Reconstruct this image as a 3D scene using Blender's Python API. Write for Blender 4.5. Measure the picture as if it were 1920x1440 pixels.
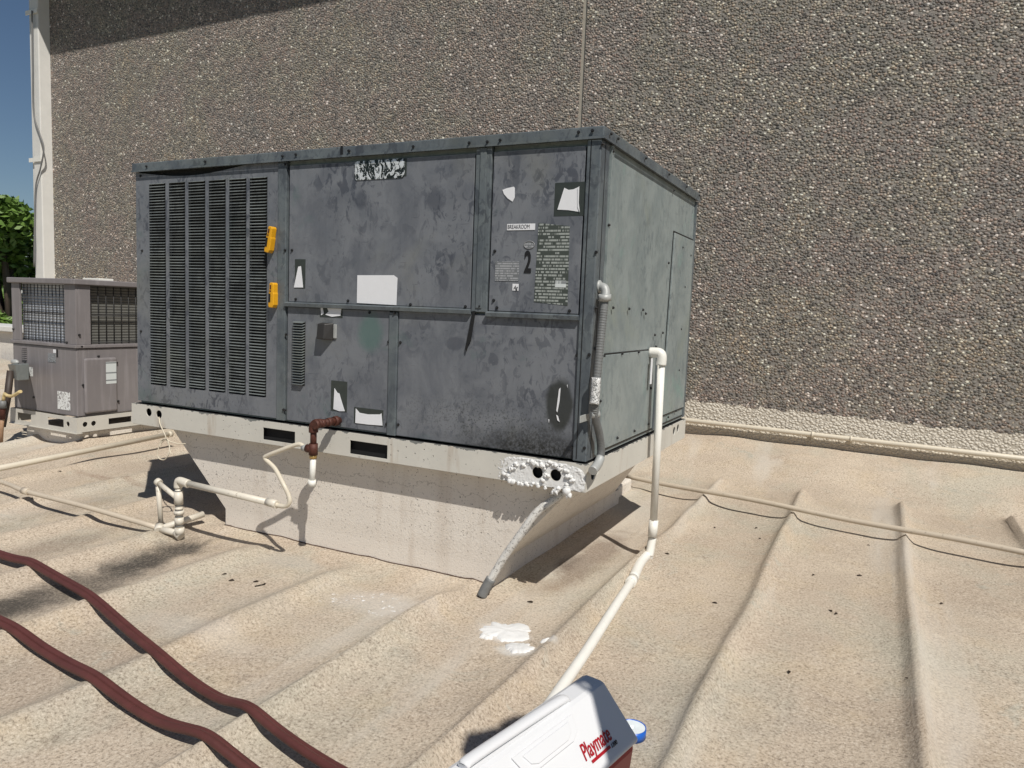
import bpy, bmesh, math, random
from mathutils import Vector, Matrix, noise
random.seed(7)
S = bpy.context.scene
COL = S.collection
for o in list(bpy.data.objects): bpy.data.objects.remove(o)

# ---------------------------------------------------------------- camera
YAW, PIT, ROL, FPX = 0.462440215, 0.0979913970, 0.0391103211, 1386.48981
CAM = Vector((0.858035887, -2.29758282, 0.493402367))
Rz = Matrix.Rotation(YAW, 3, 'Z')
FW = Rz @ Vector((0, math.cos(PIT), -math.sin(PIT)))
RT0 = Rz @ Vector((1, 0, 0)); UP0 = RT0.cross(FW)
RT = math.cos(ROL)*RT0 + math.sin(ROL)*UP0
UP = -math.sin(ROL)*RT0 + math.cos(ROL)*UP0
cd = bpy.data.cameras.new('camera'); cam = bpy.data.objects.new('camera', cd); COL.objects.link(cam)
cam.matrix_world = Matrix((( RT.x, UP.x, -FW.x, CAM.x), (RT.y, UP.y, -FW.y, CAM.y), (RT.z, UP.z, -FW.z, CAM.z), (0, 0, 0, 1)))
cd.sensor_width = 36; cd.lens = FPX/1920*36; cd.clip_start = 0.02; cd.clip_end = 2000
S.camera = cam
S.render.resolution_x = 1024; S.render.resolution_y = 768

def at(px, py, ax, v):
    """a point seen in the survey photo, on the plane coordinate[ax] = v"""
    d = FW + (px-960)/FPX*RT - (py-720)/FPX*UP
    return CAM + d*((v-CAM[ax])/d[ax])

# ---------------------------------------------------------------- light
TOSUN = Vector((0.60, -0.50, 1.0)).normalized()
elev = math.asin(TOSUN.z); azi = math.atan2(TOSUN.x, TOSUN.y)
w = bpy.data.worlds.new('World'); S.world = w; w.use_nodes = True
nt = w.node_tree; bg = nt.nodes['Background']
sky = nt.nodes.new('ShaderNodeTexSky'); sky.sky_type = 'NISHITA'; sky.sun_disc = False
sky.sun_elevation = elev; sky.sun_rotation = azi; sky.air_density = 1.0; sky.dust_density = 0.0; sky.ozone_density = 4.0
nt.links.new(sky.outputs[0], bg.inputs[0]); bg.inputs[1].default_value = 0.053
sl = bpy.data.lights.new('sun', 'SUN'); sl.energy = 4.9; sl.angle = math.radians(0.55); sl.color = (1, 0.95, 0.87)
so = bpy.data.objects.new('sun', sl); COL.objects.link(so)
so.rotation_euler = (-TOSUN).to_track_quat('-Z', 'Y').to_euler()
S.view_settings.view_transform = 'Standard'; S.view_settings.look = 'None'
S.view_settings.exposure = -0.14; S.view_settings.gamma = 1

# ---------------------------------------------------------------- materials
class M:
    def __init__(s, name, rough=0.6, metal=0.0):
        s.m = bpy.data.materials.new(name); s.m.use_nodes = True
        s.t = s.m.node_tree; s.n = s.t.nodes; s.b = s.n['Principled BSDF']
        s.b.inputs['Roughness'].default_value = rough; s.b.inputs['Metallic'].default_value = metal
        s.co = s.n.new('ShaderNodeTexCoord').outputs['Object']
    def L(s, a, b): s.t.links.new(a, b)
    def map(s, sc=(1, 1, 1), loc=(0, 0, 0), rot=(0, 0, 0)):
        n = s.n.new('ShaderNodeMapping'); n.inputs['Scale'].default_value = sc; n.inputs['Location'].default_value = loc
        n.inputs['Rotation'].default_value = rot; s.L(s.co, n.inputs[0]); return n.outputs[0]
    def noise(s, scale, detail=4, rough=0.55, dist=0.0, vec=None, col=False):
        n = s.n.new('ShaderNodeTexNoise'); n.inputs['Scale'].default_value = scale; n.inputs['Detail'].default_value = detail
        n.inputs['Roughness'].default_value = rough; n.inputs['Distortion'].default_value = dist
        s.L(vec or s.co, n.inputs['Vector']); return n.outputs[1 if col else 0]
    def vor(s, scale, vec=None, feature='F1', out='Distance', rnd=1.0):
        n = s.n.new('ShaderNodeTexVoronoi'); n.feature = feature; n.inputs['Scale'].default_value = scale
        n.inputs['Randomness'].default_value = rnd
        s.L(vec or s.co, n.inputs['Vector']); return n.outputs[out]
    def ramp(s, v, stops, interp='LINEAR'):
        n = s.n.new('ShaderNodeValToRGB'); cr = n.color_ramp; cr.interpolation = interp
        while len(cr.elements) < len(stops): cr.elements.new(0.5)
        for e, (p, c) in zip(cr.elements, stops):
            e.position = p
            if isinstance(c, (int, float)): c = (c, c, c)
            e.color = (*c, 1)
        s.L(v, n.inputs[0]); return n.outputs[0]
    def mix(s, f, a, b, mode='MIX'):
        n = s.n.new('ShaderNodeMix'); n.data_type = 'RGBA'; n.blend_type = mode
        if isinstance(f, (int, float)): n.inputs[0].default_value = f
        else: s.L(f, n.inputs[0])
        for i, x in ((6, a), (7, b)):
            if isinstance(x, tuple): n.inputs[i].default_value = (*x, 1)
            else: s.L(x, n.inputs[i])
        return n.outputs[2]
    def math(s, op, a, b=0.0, c=None, clamp=False):
        n = s.n.new('ShaderNodeMath'); n.operation = op; n.use_clamp = clamp
        for i, x in enumerate((a, b) if c is None else (a, b, c)):
            if isinstance(x, (int, float)): n.inputs[i].default_value = x
            else: s.L(x, n.inputs[i])
        return n.outputs[0]
    def sep(s, vec=None):
        n = s.n.new('ShaderNodeSeparateXYZ'); s.L(vec or s.co, n.inputs[0]); return n.outputs
    def blob(s, cx, cy, rx, ry, nz, amt=0.6, ax=(0, 1), soft=0.35):
        """soft edged ellipse mask with a noisy rim (a stain of its own shape)"""
        X = s.sep()
        u = s.math('DIVIDE', s.math('SUBTRACT', X[ax[0]], cx), rx); v = s.math('DIVIDE', s.math('SUBTRACT', X[ax[1]], cy), ry)
        d = s.math('SQRT', s.math('ADD', s.math('MULTIPLY', u, u), s.math('MULTIPLY', v, v)))
        d = s.math('ADD', d, s.math('MULTIPLY', s.math('SUBTRACT', nz, 0.5), amt*2))
        n = s.n.new('ShaderNodeMapRange'); n.interpolation_type = 'SMOOTHSTEP'
        s.L(d, n.inputs[0]); n.inputs[1].default_value = 1.0; n.inputs[2].default_value = 1.0-soft*1.0
        return n.outputs[0]
    def bump(s, h, strength=0.5, dist=0.01, prev=None):
        n = s.n.new('ShaderNodeBump'); n.inputs['Strength'].default_value = strength; n.inputs['Distance'].default_value = dist
        s.L(h, n.inputs['Height'])
        if prev is not None: s.L(prev, n.inputs['Normal'])
        s.L(n.outputs[0], s.b.inputs['Normal']); return n.outputs[0]
    def color(s, c):
        if isinstance(c, tuple): s.b.inputs['Base Color'].default_value = (*c, 1)
        else: s.L(c, s.b.inputs['Base Color'])
        return s
    def rough(s, r): s.L(r, s.b.inputs['Roughness'])

def plain(name, c, rough=0.6, metal=0.0, var=0.25, scale=25, bump=0.15):
    m = M(name, rough, metal); n = m.noise(scale, 5, 0.6)
    m.color(m.mix(n, tuple(x*(1-var) for x in c), tuple(min(1, x*(1+var)) for x in c)))
    if bump: m.bump(m.noise(scale*6, 3), bump, 0.002)
    return m.m

def mat_cabinet(name, a, b, smudge, teal, stain=False, sk=1.0):
    m = M(name, 0.5)
    clus = m.ramp(m.noise(3.1, 4, 0.6, 0.4, m.map((1, 1, 1), (4, 4, 4))), [(0.38, 0.12), (0.60, 1.0)])
    n1 = m.noise(5.0, 7, 0.62, 0.6)
    c = m.mix(m.ramp(n1, [(0.40, 0.0), (0.58, 1.0)]), a, b)
    streak = m.noise(9, 5, 0.6, 0.3, m.map((4.0, 4.0, 0.45)))
    c = m.mix(m.math('MULTIPLY', m.ramp(streak, [(0.48, 0.0), (0.78, 1.0)]), 0.18), c, tuple(min(1, x*1.45) for x in b))
    sm = m.noise(21, 4, 0.55, 1.0, m.map((1.25, 1.25, 0.8), (3.1, 0, 1.7)))
    c = m.mix(m.math('MULTIPLY', m.math('MULTIPLY', clus, m.ramp(sm, [(0.55, 0.0), (0.60, 1.0)])), 0.72*sk), c, smudge)
    sm2 = m.noise(42, 5, 0.65, 0.8, m.map((1, 1, 0.6), (9, 2, 5)))
    c = m.mix(m.math('MULTIPLY', m.math('MULTIPLY', clus, m.ramp(sm2, [(0.56, 0.0), (0.61, 1.0)])), 0.6*sk), c, smudge)
    tl = m.noise(3.4, 5, 0.65, 0.8, m.map((1, 1, 1), (7.7, 2.0, 4.1)))
    c = m.mix(m.math('MULTIPLY', m.ramp(tl, [(0.60, 0.0), (0.72, 1.0)]), 0.55), c, teal)
    ol = m.noise(2.6, 4, 0.6, 0.5, m.map((1, 1, 1), (1.2, 6.0, 9.3)))
    c = m.mix(m.math('MULTIPLY', m.ramp(ol, [(0.55, 0.0), (0.72, 1.0)]), 0.45), c, (b[0]*1.05, b[1]*1.0, b[2]*0.78))
    sc = m.noise(60, 3, 0.5, 0.0, m.map((0.25, 1, 2.5), (0, 0, 0), (0, 0.5, 0)))
    c = m.mix(m.math('MULTIPLY', m.ramp(sc, [(0.70, 0.0), (0.74, 1.0)]), 0.5), c, smudge)
    if stain:
        fine = m.noise(110, 3, 0.7); mid = m.noise(7, 5, 0.6)
        lo = m.blob(-0.22, 0.0, 0.40, 0.13, mid, 0.55, (0, 2), 0.8)
        c = m.mix(m.math('MULTIPLY', lo, m.ramp(fine, [(0.32, 0.35), (0.6, 1.0)])), c, (0.016, 0.017, 0.017))
        lo2 = m.blob(-0.35, 0.10, 0.5, 0.13, mid, 0.4, (0, 2), 0.9)
        sp = m.ramp(m.noise(160, 2, 0.6), [(0.56, 0.0), (0.60, 1.0)])
        c = m.mix(m.math('MULTIPLY', m.math('MULTIPLY', lo2, sp), 0.55), c, (0.02, 0.022, 0.02))
        tear = m.blob(-0.105, 0.185, 0.058, 0.105, m.noise(14, 4, 0.6), 0.22, (0, 2), 0.3)
        c = m.mix(m.math('MULTIPLY', tear, 0.85), c, (0.02, 0.023, 0.02))
        tg = m.blob(-0.90, 0.39, 0.075, 0.10, m.noise(11, 4, 0.6), 0.3, (0, 2), 0.6)
        c = m.mix(m.math('MULTIPLY', tg, 0.7), c, (0.085, 0.155, 0.14))
        pk = m.blob(-0.955, 0.89, 0.035, 0.045, mid, 0.1, (0, 2), 0.5)
        c = m.mix(m.math('MULTIPLY', pk, 0.6), c, smudge)
        for (ax_, az_, rx_, rz_) in ((-0.62, 0.88, 0.05, 0.06), (-0.30, 0.96, 0.02, 0.10), (-0.58, 0.60, 0.03, 0.06), (-0.52, 0.37, 0.05, 0.03)):
            hb = m.blob(ax_, az_, rx_, rz_, m.noise(22, 4, 0.7, 1.0), 0.7, (0, 2), 0.5)
            c = m.mix(m.math('MULTIPLY', hb, 0.55), c, smudge)
    m.color(c)
    m.rough(m.ramp(m.noise(13, 4, 0.6, 0.8), [(0.35, 0.62), (0.65, 0.38)]))
    m.bump(m.noise(4.0, 3, 0.4), 0.12, 0.02, m.bump(m.noise(240, 2), 0.08, 0.001))
    return m.m

MAT = {}
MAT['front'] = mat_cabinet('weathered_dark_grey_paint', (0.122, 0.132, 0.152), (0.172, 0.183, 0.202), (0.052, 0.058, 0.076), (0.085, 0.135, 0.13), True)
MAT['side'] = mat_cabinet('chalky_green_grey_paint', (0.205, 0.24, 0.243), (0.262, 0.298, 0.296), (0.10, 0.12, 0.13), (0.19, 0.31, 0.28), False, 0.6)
MAT['trim'] = mat_cabinet('dark_grey_trim_paint', (0.085, 0.10, 0.115), (0.13, 0.15, 0.16), (0.05, 0.058, 0.07), (0.08, 0.12, 0.115))
MAT['louver'] = mat_cabinet('louver_grey_paint', (0.11, 0.125, 0.13), (0.16, 0.18, 0.18), (0.08, 0.09, 0.095), (0.10, 0.14, 0.13))
MAT['black'] = plain('unlit_interior_black', (0.006, 0.006, 0.007), 0.8, bump=0)  # near-black colour stands in for the shade inside openings
MAT['screw'] = plain('dark_screw_metal', (0.03, 0.03, 0.032), 0.4, 0.4)
def mat_rail():
    m = M('whitewashed_galvanised_rail', 0.6)
    c = m.mix(m.noise(6, 6, 0.65), (0.50, 0.485, 0.44), (0.68, 0.66, 0.60))
    r = m.noise(14, 4, 0.6, 0.2, m.map((1.6, 1.6, 0.25)))
    c = m.mix(m.math('MULTIPLY', m.ramp(r, [(0.58, 0.0), (0.75, 1.0)]), 0.45), c, (0.36, 0.27, 0.19))
    X = m.sep(); tp = m.math('GREATER_THAN', m.math('ADD', X[2], m.math('MULTIPLY', m.noise(26, 4, 0.6), 0.05)), 0.022)
    c = m.mix(m.math('MULTIPLY', tp, 0.85), c, (0.12, 0.13, 0.13))
    c = m.mix(m.ramp(m.noise(70, 3), [(0.68, 0.0), (0.72, 0.5)]), c, (0.2, 0.19, 0.17))
    m.color(c); m.bump(m.noise(150, 3), 0.15, 0.002, m.bump(m.noise(4, 2), 0.2, 0.01)); return m.m
MAT['rail'] = mat_rail(); MAT['rail_far'] = plain('chalky_white_rail', (0.56, 0.54, 0.49), 0.6, 0, 0.15, 9)
def mat_curb():
    m = M('sprayed_curb_coating', 0.85)
    c = m.mix(m.noise(4, 6, 0.6), (0.68, 0.625, 0.56), (0.81, 0.76, 0.69))
    st = m.noise(7, 4, 0.6, 0.2, m.map((1.5, 1.5, 0.2)))
    c = m.mix(m.math('MULTIPLY', m.ramp(st, [(0.55, 0.0), (0.8, 1.0)]), 0.4), c, (0.40, 0.31, 0.23))
    fine = m.noise(105, 4, 0.75)
    c = m.mix(m.ramp(fine, [(0.60, 0.0), (0.65, 0.8)]), c, (0.12, 0.105, 0.09))
    # thin wandering tide lines
    X = m.sep(); wob = m.math('MULTIPLY', m.noise(9, 5, 0.65), 0.16)
    for zc, k in ((-0.185, 0.4), (-0.30, 0.22)):
        d = m.math('ABSOLUTE', m.math('SUBTRACT', m.math('SUBTRACT', X[2], wob), zc-0.08))
        c = m.mix(m.math('MULTIPLY', m.math('LESS_THAN', d, 0.0016), k), c, (0.16, 0.12, 0.09))
    lowm = m.math('LESS_THAN', m.math('ADD', X[2], m.math('MULTIPLY', m.noise(3, 4, 0.6), 0.25)), -0.26)
    c = m.mix(m.math('MULTIPLY', lowm, 0.12), c, (0.55, 0.47, 0.39))
    m.color(c); m.bump(m.noise(140, 4, 0.65), 0.55, 0.0035); return m.m
MAT['curb'] = mat_curb()

RIBS = [1.545, 1.02, 0.505, 0.03, -0.44, -0.92, -1.40, -1.88, -2.36, -2.84, -3.32, -3.80, -4.28, -4.76, -5.24, -5.72, -6.2, -6.68, -7.16, -7.64, -8.12, 2.07, 2.6, 3.12, 3.65]
def mat_roof():
    m = M('tan_granulated_roof_coating', 0.9)
    n1 = m.noise(1.5, 6, 0.6, 0.4); n2 = m.noise(2.3, 5, 0.6, 0.3, m.map((1, 0.7, 1), (5, 3, 1)))
    c = m.mix(m.ramp(n1, [(0.34, 0.0), (0.66, 1.0)]), (0.45, 0.368, 0.285), (0.55, 0.465, 0.365))
    c = m.mix(m.math('MULTIPLY', m.ramp(n2, [(0.48, 0.0), (0.64, 1.0)]), 0.5), c, (0.43, 0.425, 0.35))
    n3 = m.noise(3.7, 5, 0.6, 0.5, m.map((1, 1, 1), (11, 8, 2)))
    c = m.mix(m.math('MULTIPLY', m.ramp(n3, [(0.52, 0.0), (0.7, 1.0)]), 0.4), c, (0.54, 0.43, 0.29))
    n4 = m.noise(2.9, 6, 0.7, 0.6, m.map((1, 1, 1), (2, 18, 2)))
    c = m.mix(m.math('MULTIPLY', m.ramp(n4, [(0.56, 0.0), (0.74, 1.0)]), 0.35), c, (0.30, 0.27, 0.235))
    n5 = m.noise(4.5, 6, 0.7, 1.0, m.map((1, 1, 1), (31, 8, 2)))
    c = m.mix(m.math('MULTIPLY', m.ramp(n5, [(0.60, 0.0), (0.70, 1.0)]), 0.45), c, (0.36, 0.385, 0.34))
    n6 = m.noise(6.5, 6, 0.7, 1.6, m.map((1, 0.6, 1), (3, 44, 2)))
    c = m.mix(m.math('MULTIPLY', m.ramp(n6, [(0.62, 0.0), (0.68, 1.0)]), 0.35), c, (0.24, 0.19, 0.145))
    # granules
    g = m.noise(125, 4, 0.8); g2 = m.vor(260, out='Color')
    c = m.mix(m.ramp(g, [(0.36, 0.75), (0.49, 0.0)]), c, (0.15, 0.115, 0.085))
    c = m.mix(m.ramp(g, [(0.54, 0.0), (0.66, 0.75)]), c, (0.70, 0.63, 0.53))
    # long bleached streaks running along the seams
    wv = m.noise(3.2, 5, 0.6, 0.0, m.map((1.0, 0.12, 1.0)))
    c = m.mix(m.math('MULTIPLY', m.ramp(wv, [(0.56, 0.0), (0.68, 1.0)]), 0.55), c, (0.56, 0.52, 0.46))
    # ponding dirt, white residue
    na = m.noise(5, 6, 0.65, 0.4); gr = m.ramp(g, [(0.35, 1.0), (0.62, 0.6)])
    for (x, y, rx, ry, k, colr) in ((-1.62, -0.68, 0.19, 0.62, 1.0, (0.10, 0.085, 0.07)), (-1.66, -0.38, 0.17, 0.32, 1.0, (0.03, 0.026, 0.022)), (-1.66, -0.95, 0.14, 0.2, 1.0, (0.05, 0.043, 0.036)),
                                    (-2.13, -0.45, 0.12, 0.35, 0.5, (0.17, 0.12, 0.085)), (-2.6, -0.1, 0.12, 0.5, 0.4, (0.20, 0.155, 0.11)),
                                    (-0.18, 0.62, 0.11, 0.6, 0.8, (0.17, 0.115, 0.08)), (-0.24, 0.48, 0.07, 0.16, 0.8, (0.12, 0.085, 0.065)), (-0.62, -0.28, 0.25, 0.14, 0.45, (0.62, 0.60, 0.57)), (-0.155, -0.245, 0.10, 0.075, 0.8, (0.78, 0.78, 0.77)), (-0.07, -0.34, 0.075, 0.05, 0.75, (0.70, 0.70, 0.68)), (0.02, -0.30, 0.03, 0.03, 0.7, (0.75, 0.75, 0.73)), (0.02, -0.14, 0.05, 0.4, 0.35, (0.25, 0.22, 0.18)), (-0.25, 0.18, 0.13, 0.16, 0.4, (0.27, 0.19, 0.12)),
                                    (-1.0, -0.75, 0.4, 0.09, 0.3, (0.60, 0.57, 0.52)), (-1.15, -0.12, 0.22, 0.1, 0.4, (0.42, 0.41, 0.38)),
                                    (-1.85, -0.12, 0.1, 0.12, 0.55, (0.12, 0.09, 0.07)), (-2.9, 0.35, 0.5, 0.05, 0.5, (0.25, 0.16, 0.11)),
                                    (-2.5, -0.62, 0.4, 0.05, 0.4, (0.30, 0.30, 0.27)), (-0.95, -0.52, 0.2, 0.16, 0.25, (0.33, 0.33, 0.29))):
        bm_ = m.blob(x, y, rx, ry, na, 0.75, (0, 1), 0.7)
        c = m.mix(m.math('MULTIPLY', m.math('MULTIPLY', bm_, gr), k), c, colr)
    sp = m.ramp(m.noise(38, 4, 0.7), [(0.60, 0.0), (0.66, 1.0)])
    wz = m.blob(-0.66, -0.30, 0.22, 0.13, na, 0.8, (0, 1), 0.6)
    c = m.mix(m.math('MULTIPLY', wz, sp), c, (0.80, 0.80, 0.79))
    m.color(c)
    b1 = m.bump(m.noise(9, 4, 0.5), 0.35, 0.02)
    m.bump(m.noise(110, 4, 0.75), 0.75, 0.0045, b1)
    return m.m
MAT['roof'] = mat_roof()
def mat_wall():
    m = M('exposed_river_pebble_aggregate', 0.75)
    warp = m.n.new('ShaderNodeVectorMath'); warp.operation = 'MULTIPLY_ADD'
    m.L(m.noise(30, 3, 0.6, col=True), warp.inputs[0]); warp.inputs[1].default_value = (0.012, 0.012, 0.012)
    mp = m.map((1, 0.5, 1.2)); m.L(mp, warp.inputs[2]); v = warp.outputs[0]
    SC = 55
    col = m.vor(SC, v, out='Color'); dist = m.vor(SC, v)
    colB = m.vor(31, v, out='Color'); distB = m.vor(31, v); sB = m.n.new('ShaderNodeSeparateColor'); m.L(colB, sB.inputs[0])
    useB = m.math('MULTIPLY', m.math('GREATER_THAN', sB.outputs[1], 0.80), m.math('LESS_THAN', distB, 0.46))
    col = m.mix(useB, col, colB)
    dist = m.math('ADD', m.math('MULTIPLY', m.math('SUBTRACT', 1.0, useB), dist), m.math('MULTIPLY', useB, distB))
    s_ = m.n.new('ShaderNodeSeparateColor'); m.L(col, s_.inputs[0]); r, g, b = s_.outputs[0], s_.outputs[1], s_.outputs[2]
    c = m.ramp(r, [(0.0, (0.07, 0.067, 0.067)), (0.28, (0.17, 0.153, 0.14)), (0.48, (0.235, 0.20, 0.175)), (0.62, (0.32, 0.245, 0.20)), (0.76, (0.20, 0.20, 0.185)), (0.88, (0.40, 0.34, 0.28)), (1.0, (0.54, 0.48, 0.41))])
    c = m.mix(m.math('GREATER_THAN', g, 0.975), c, (0.72, 0.68, 0.62))
    big = m.noise(1.6, 6, 0.68, 0.4)
    c = m.mix(1.0, c, m.ramp(big, [(0.32, (0.82, 0.86, 0.90)), (0.45, (1.04, 0.97, 0.97)), (0.56, (0.96, 1.0, 0.94)), (0.68, (1.16, 1.08, 0.92))]), 'MULTIPLY')
    mort = m.ramp(dist, [(0.44, 0.0), (0.66, 1.0)])
    c = m.mix(m.math('MULTIPLY', mort, 0.8), c, (0.27, 0.25, 0.225))
    X = m.sep()
    edge = m.math('ADD', X[2], m.math('MULTIPLY', m.math('SUBTRACT', m.noise(14, 4, 0.6), 0.5), 0.10))
    edge = m.math('ADD', edge, m.math('MULTIPLY', X[0], 0.012))
    band = m.math('LESS_THAN', edge, -0.115)
    dots = m.math('GREATER_THAN', m.math('ADD', b, m.math('MULTIPLY', m.math('ADD', X[2], 0.14), -14)), 0.80)
    white = m.mix(m.noise(5, 4), (0.62, 0.57, 0.49), (0.74, 0.69, 0.60))
    white = m.mix(m.math('MULTIPLY', mort, 0.35), white, (0.30, 0.26, 0.2))
    white = m.mix(m.ramp(m.math('ADD', X[2], m.math('MULTIPLY', m.noise(3, 4), 0.08)), [(-0.25, 0.0), (-0.2, 0.0)]), white, white)
    lowt = m.math('MULTIPLY', m.math('SUBTRACT', -0.285, X[2]), 14, clamp=True)
    white = m.mix(lowt, white, (0.52, 0.44, 0.34))
    c = m.mix(band, c, white)
    m.color(c)
    h = m.ramp(dist, [(0.0, 1.0), (0.25, 0.92), (0.5, 0.45), (0.68, 0.0)])
    h = m.math('ADD', h, m.math('MULTIPLY', g, 0.7))
    h = m.math('MULTIPLY', h, m.math('SUBTRACT', 1.0, m.math('MULTIPLY', band, 0.35)))
    m.bump(h, 1.0, 0.0090)
    return m.m
MAT['wall'] = mat_wall()
def mat_pvc(name, c, spots=0.4):
    m = M(name, 0.45)
    cc = m.mix(m.noise(12, 5, 0.6), tuple(x*0.86 for x in c), tuple(min(1, x*1.08) for x in c))
    cc = m.mix(m.ramp(m.noise(45, 5, 0.7), [(0.60, 0.0), (0.70, spots)]), cc, (0.22, 0.18, 0.13))
    m.color(cc); m.bump(m.noise(80, 3), 0.12, 0.002); return m.m
MAT['pvc'] = mat_pvc('cream_pvc', (0.66, 0.60, 0.49), 0.3)
MAT['pvc_white'] = mat_pvc('white_pvc', (0.80, 0.79, 0.74), 0.2)
MAT['pvc_dirty'] = mat_pvc('grimy_painted_pvc', (0.66, 0.615, 0.53), 0.75)
MAT['coated'] = mat_pvc('pipe_coated_tan', (0.56, 0.485, 0.385), 0.55)
MAT['rust'] = plain('rusty_red_iron_pipe', (0.085, 0.028, 0.018), 0.6, 0.2, 0.6, 60, 0.5)
MAT['brass'] = plain('brass_fitting', (0.55, 0.38, 0.15), 0.4, 0.7)
MAT['galv'] = plain('galvanised_metal', (0.40, 0.41, 0.40), 0.5, 0.15, 0.2, 40)
MAT['conduit'] = plain('grey_liquidtight_conduit', (0.16, 0.165, 0.165), 0.55, 0, 0.3, 30, 0.3)
MAT['foam'] = plain('white_spray_foam', (0.72, 0.72, 0.71), 0.75, 0, 0.06, 22, 0.5)
MAT['white'] = plain('white_paper', (0.78, 0.79, 0.82), 0.5, 0, 0.05, 30, 0.1)
MAT['black_ink'] = plain('black_ink', (0.010, 0.010, 0.011), 0.5, bump=0)
MAT['dark_patch'] = plain('dark_adhesive_residue', (0.038, 0.046, 0.042), 0.45, 0, 0.3, 30)
MAT['yellow'] = plain('yellow_plastic', (0.72, 0.36, 0.012), 0.4, 0, 0.08, 30)
MAT['beige_wire'] = plain('cream_wire', (0.60, 0.54, 0.43), 0.5)
MAT['blue'] = plain('blue_plastic', (0.012, 0.11, 0.50), 0.35, bump=0)
MAT['tapewhite'] = plain('white_tape_spool', (0.72, 0.78, 0.82), 0.4, bump=0)
MAT['red'] = plain('dark_red_plastic', (0.36, 0.008, 0.018), 0.35, 0, 0.12, 20, 0.05)
MAT['cooler'] = plain('white_cooler_plastic', (0.70, 0.71, 0.73), 0.38, 0, 0.03, 9, 0.12)
MAT['hose'] = plain('dark_red_rubber_hose', (0.095, 0.028, 0.024), 0.6, 0, 0.4, 18, 0.3)
def mat_brown():
    m = M('faded_taupe_paint', 0.5)
    c = m.mix(m.noise(4, 6, 0.6, 0.5), (0.175, 0.16, 0.165), (0.25, 0.232, 0.235))
    st = m.noise(9, 4, 0.6, 0.2, m.map((3, 3, 0.25)))
    c = m.mix(m.math('MULTIPLY', m.ramp(st, [(0.52, 0.0), (0.7, 1.0)]), 0.4), c, (0.34, 0.32, 0.33))
    m.color(c); m.bump(m.noise(120, 2), 0.1, 0.002); return m.m
MAT['taupe'] = mat_brown()
def mat_coil(name, a, b):
    m = M(name, 0.5, 0.3); X = m.sep()
    s1 = m.math('SINE', m.math('MULTIPLY', X[2], 330.0))
    c = m.mix(m.ramp(m.math('ADD', m.math('MULTIPLY', s1, 0.5), 0.5), [(0.2, 0.0), (0.7, 1.0)]), a, b)
    c = m.mix(m.math('MULTIPLY', m.noise(6, 5, 0.6), 0.7), c, tuple(x*0.75 for x in b))
    m.color(c); m.bump(s1, 0.4, 0.004); return m.m
MAT['coil'] = mat_coil('condenser_coil_fins', (0.30, 0.32, 0.35), (0.60, 0.63, 0.68))
MAT['coil_dark'] = mat_coil('darker_coil_fins', (0.10, 0.10, 0.09), (0.21, 0.21, 0.195))  # same fins in darker tones, for the right-hand face
def mat_lines(name, ground, ink, rows, dens, seed=0):
    """tiny illegible printing: rows of broken marks, front faces (x along, z up)"""
    m = M(name, 0.5); X = m.sep()
    row = m.math('MULTIPLY', X[2], rows); fr = m.math('FRACT', row); ln = m.math('GREATER_THAN', fr, 0.42)
    rid = m.math('FLOOR', row)
    cmb = m.n.new('ShaderNodeCombineXYZ'); m.L(m.math('MULTIPLY', X[0], rows*1.1), cmb.inputs[0]); m.L(m.math('MULTIPLY', rid, 3.7), cmb.inputs[1])
    cmb.inputs[2].default_value = seed
    a = m.noise(1.0, 3, 0.8, 0, cmb.outputs[0]); b = m.noise(0.16, 2, 0.5, 0, cmb.outputs[0])
    k = m.math('MULTIPLY', ln, m.math('GREATER_THAN', a, 0.46))
    k = m.math('MULTIPLY', k, m.math('GREATER_THAN', b, 1-dens))
    m.color(m.mix(m.math('MULTIPLY', k, 0.75), ground, ink)); return m.m
MAT['plate'] = mat_lines('faded_rating_plate', (0.055, 0.066, 0.058), (0.42, 0.45, 0.43), 95, 0.60)
MAT['grey_label'] = mat_lines('grey_printed_label', (0.16, 0.17, 0.18), (0.42, 0.43, 0.45), 120, 0.66, 3)
MAT['white_label'] = mat_lines('white_printed_label', (0.62, 0.66, 0.66), (0.10, 0.11, 0.12), 60, 0.50, 5)
def mat_flake(name, a, b, sc, t):
    m = M(name, 0.35); n = m.noise(sc, 4, 0.7, 1.5); k = m.ramp(n, [(t-0.02, 0.0), (t+0.02, 1.0)])
    m.color(m.mix(k, a, b)); m.bump(n, 0.6, 0.004); return m.m
MAT['flake'] = mat_flake('flaking_white_label', (0.20, 0.18, 0.185), (0.75, 0.77, 0.77), 38, 0.44)

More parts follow.
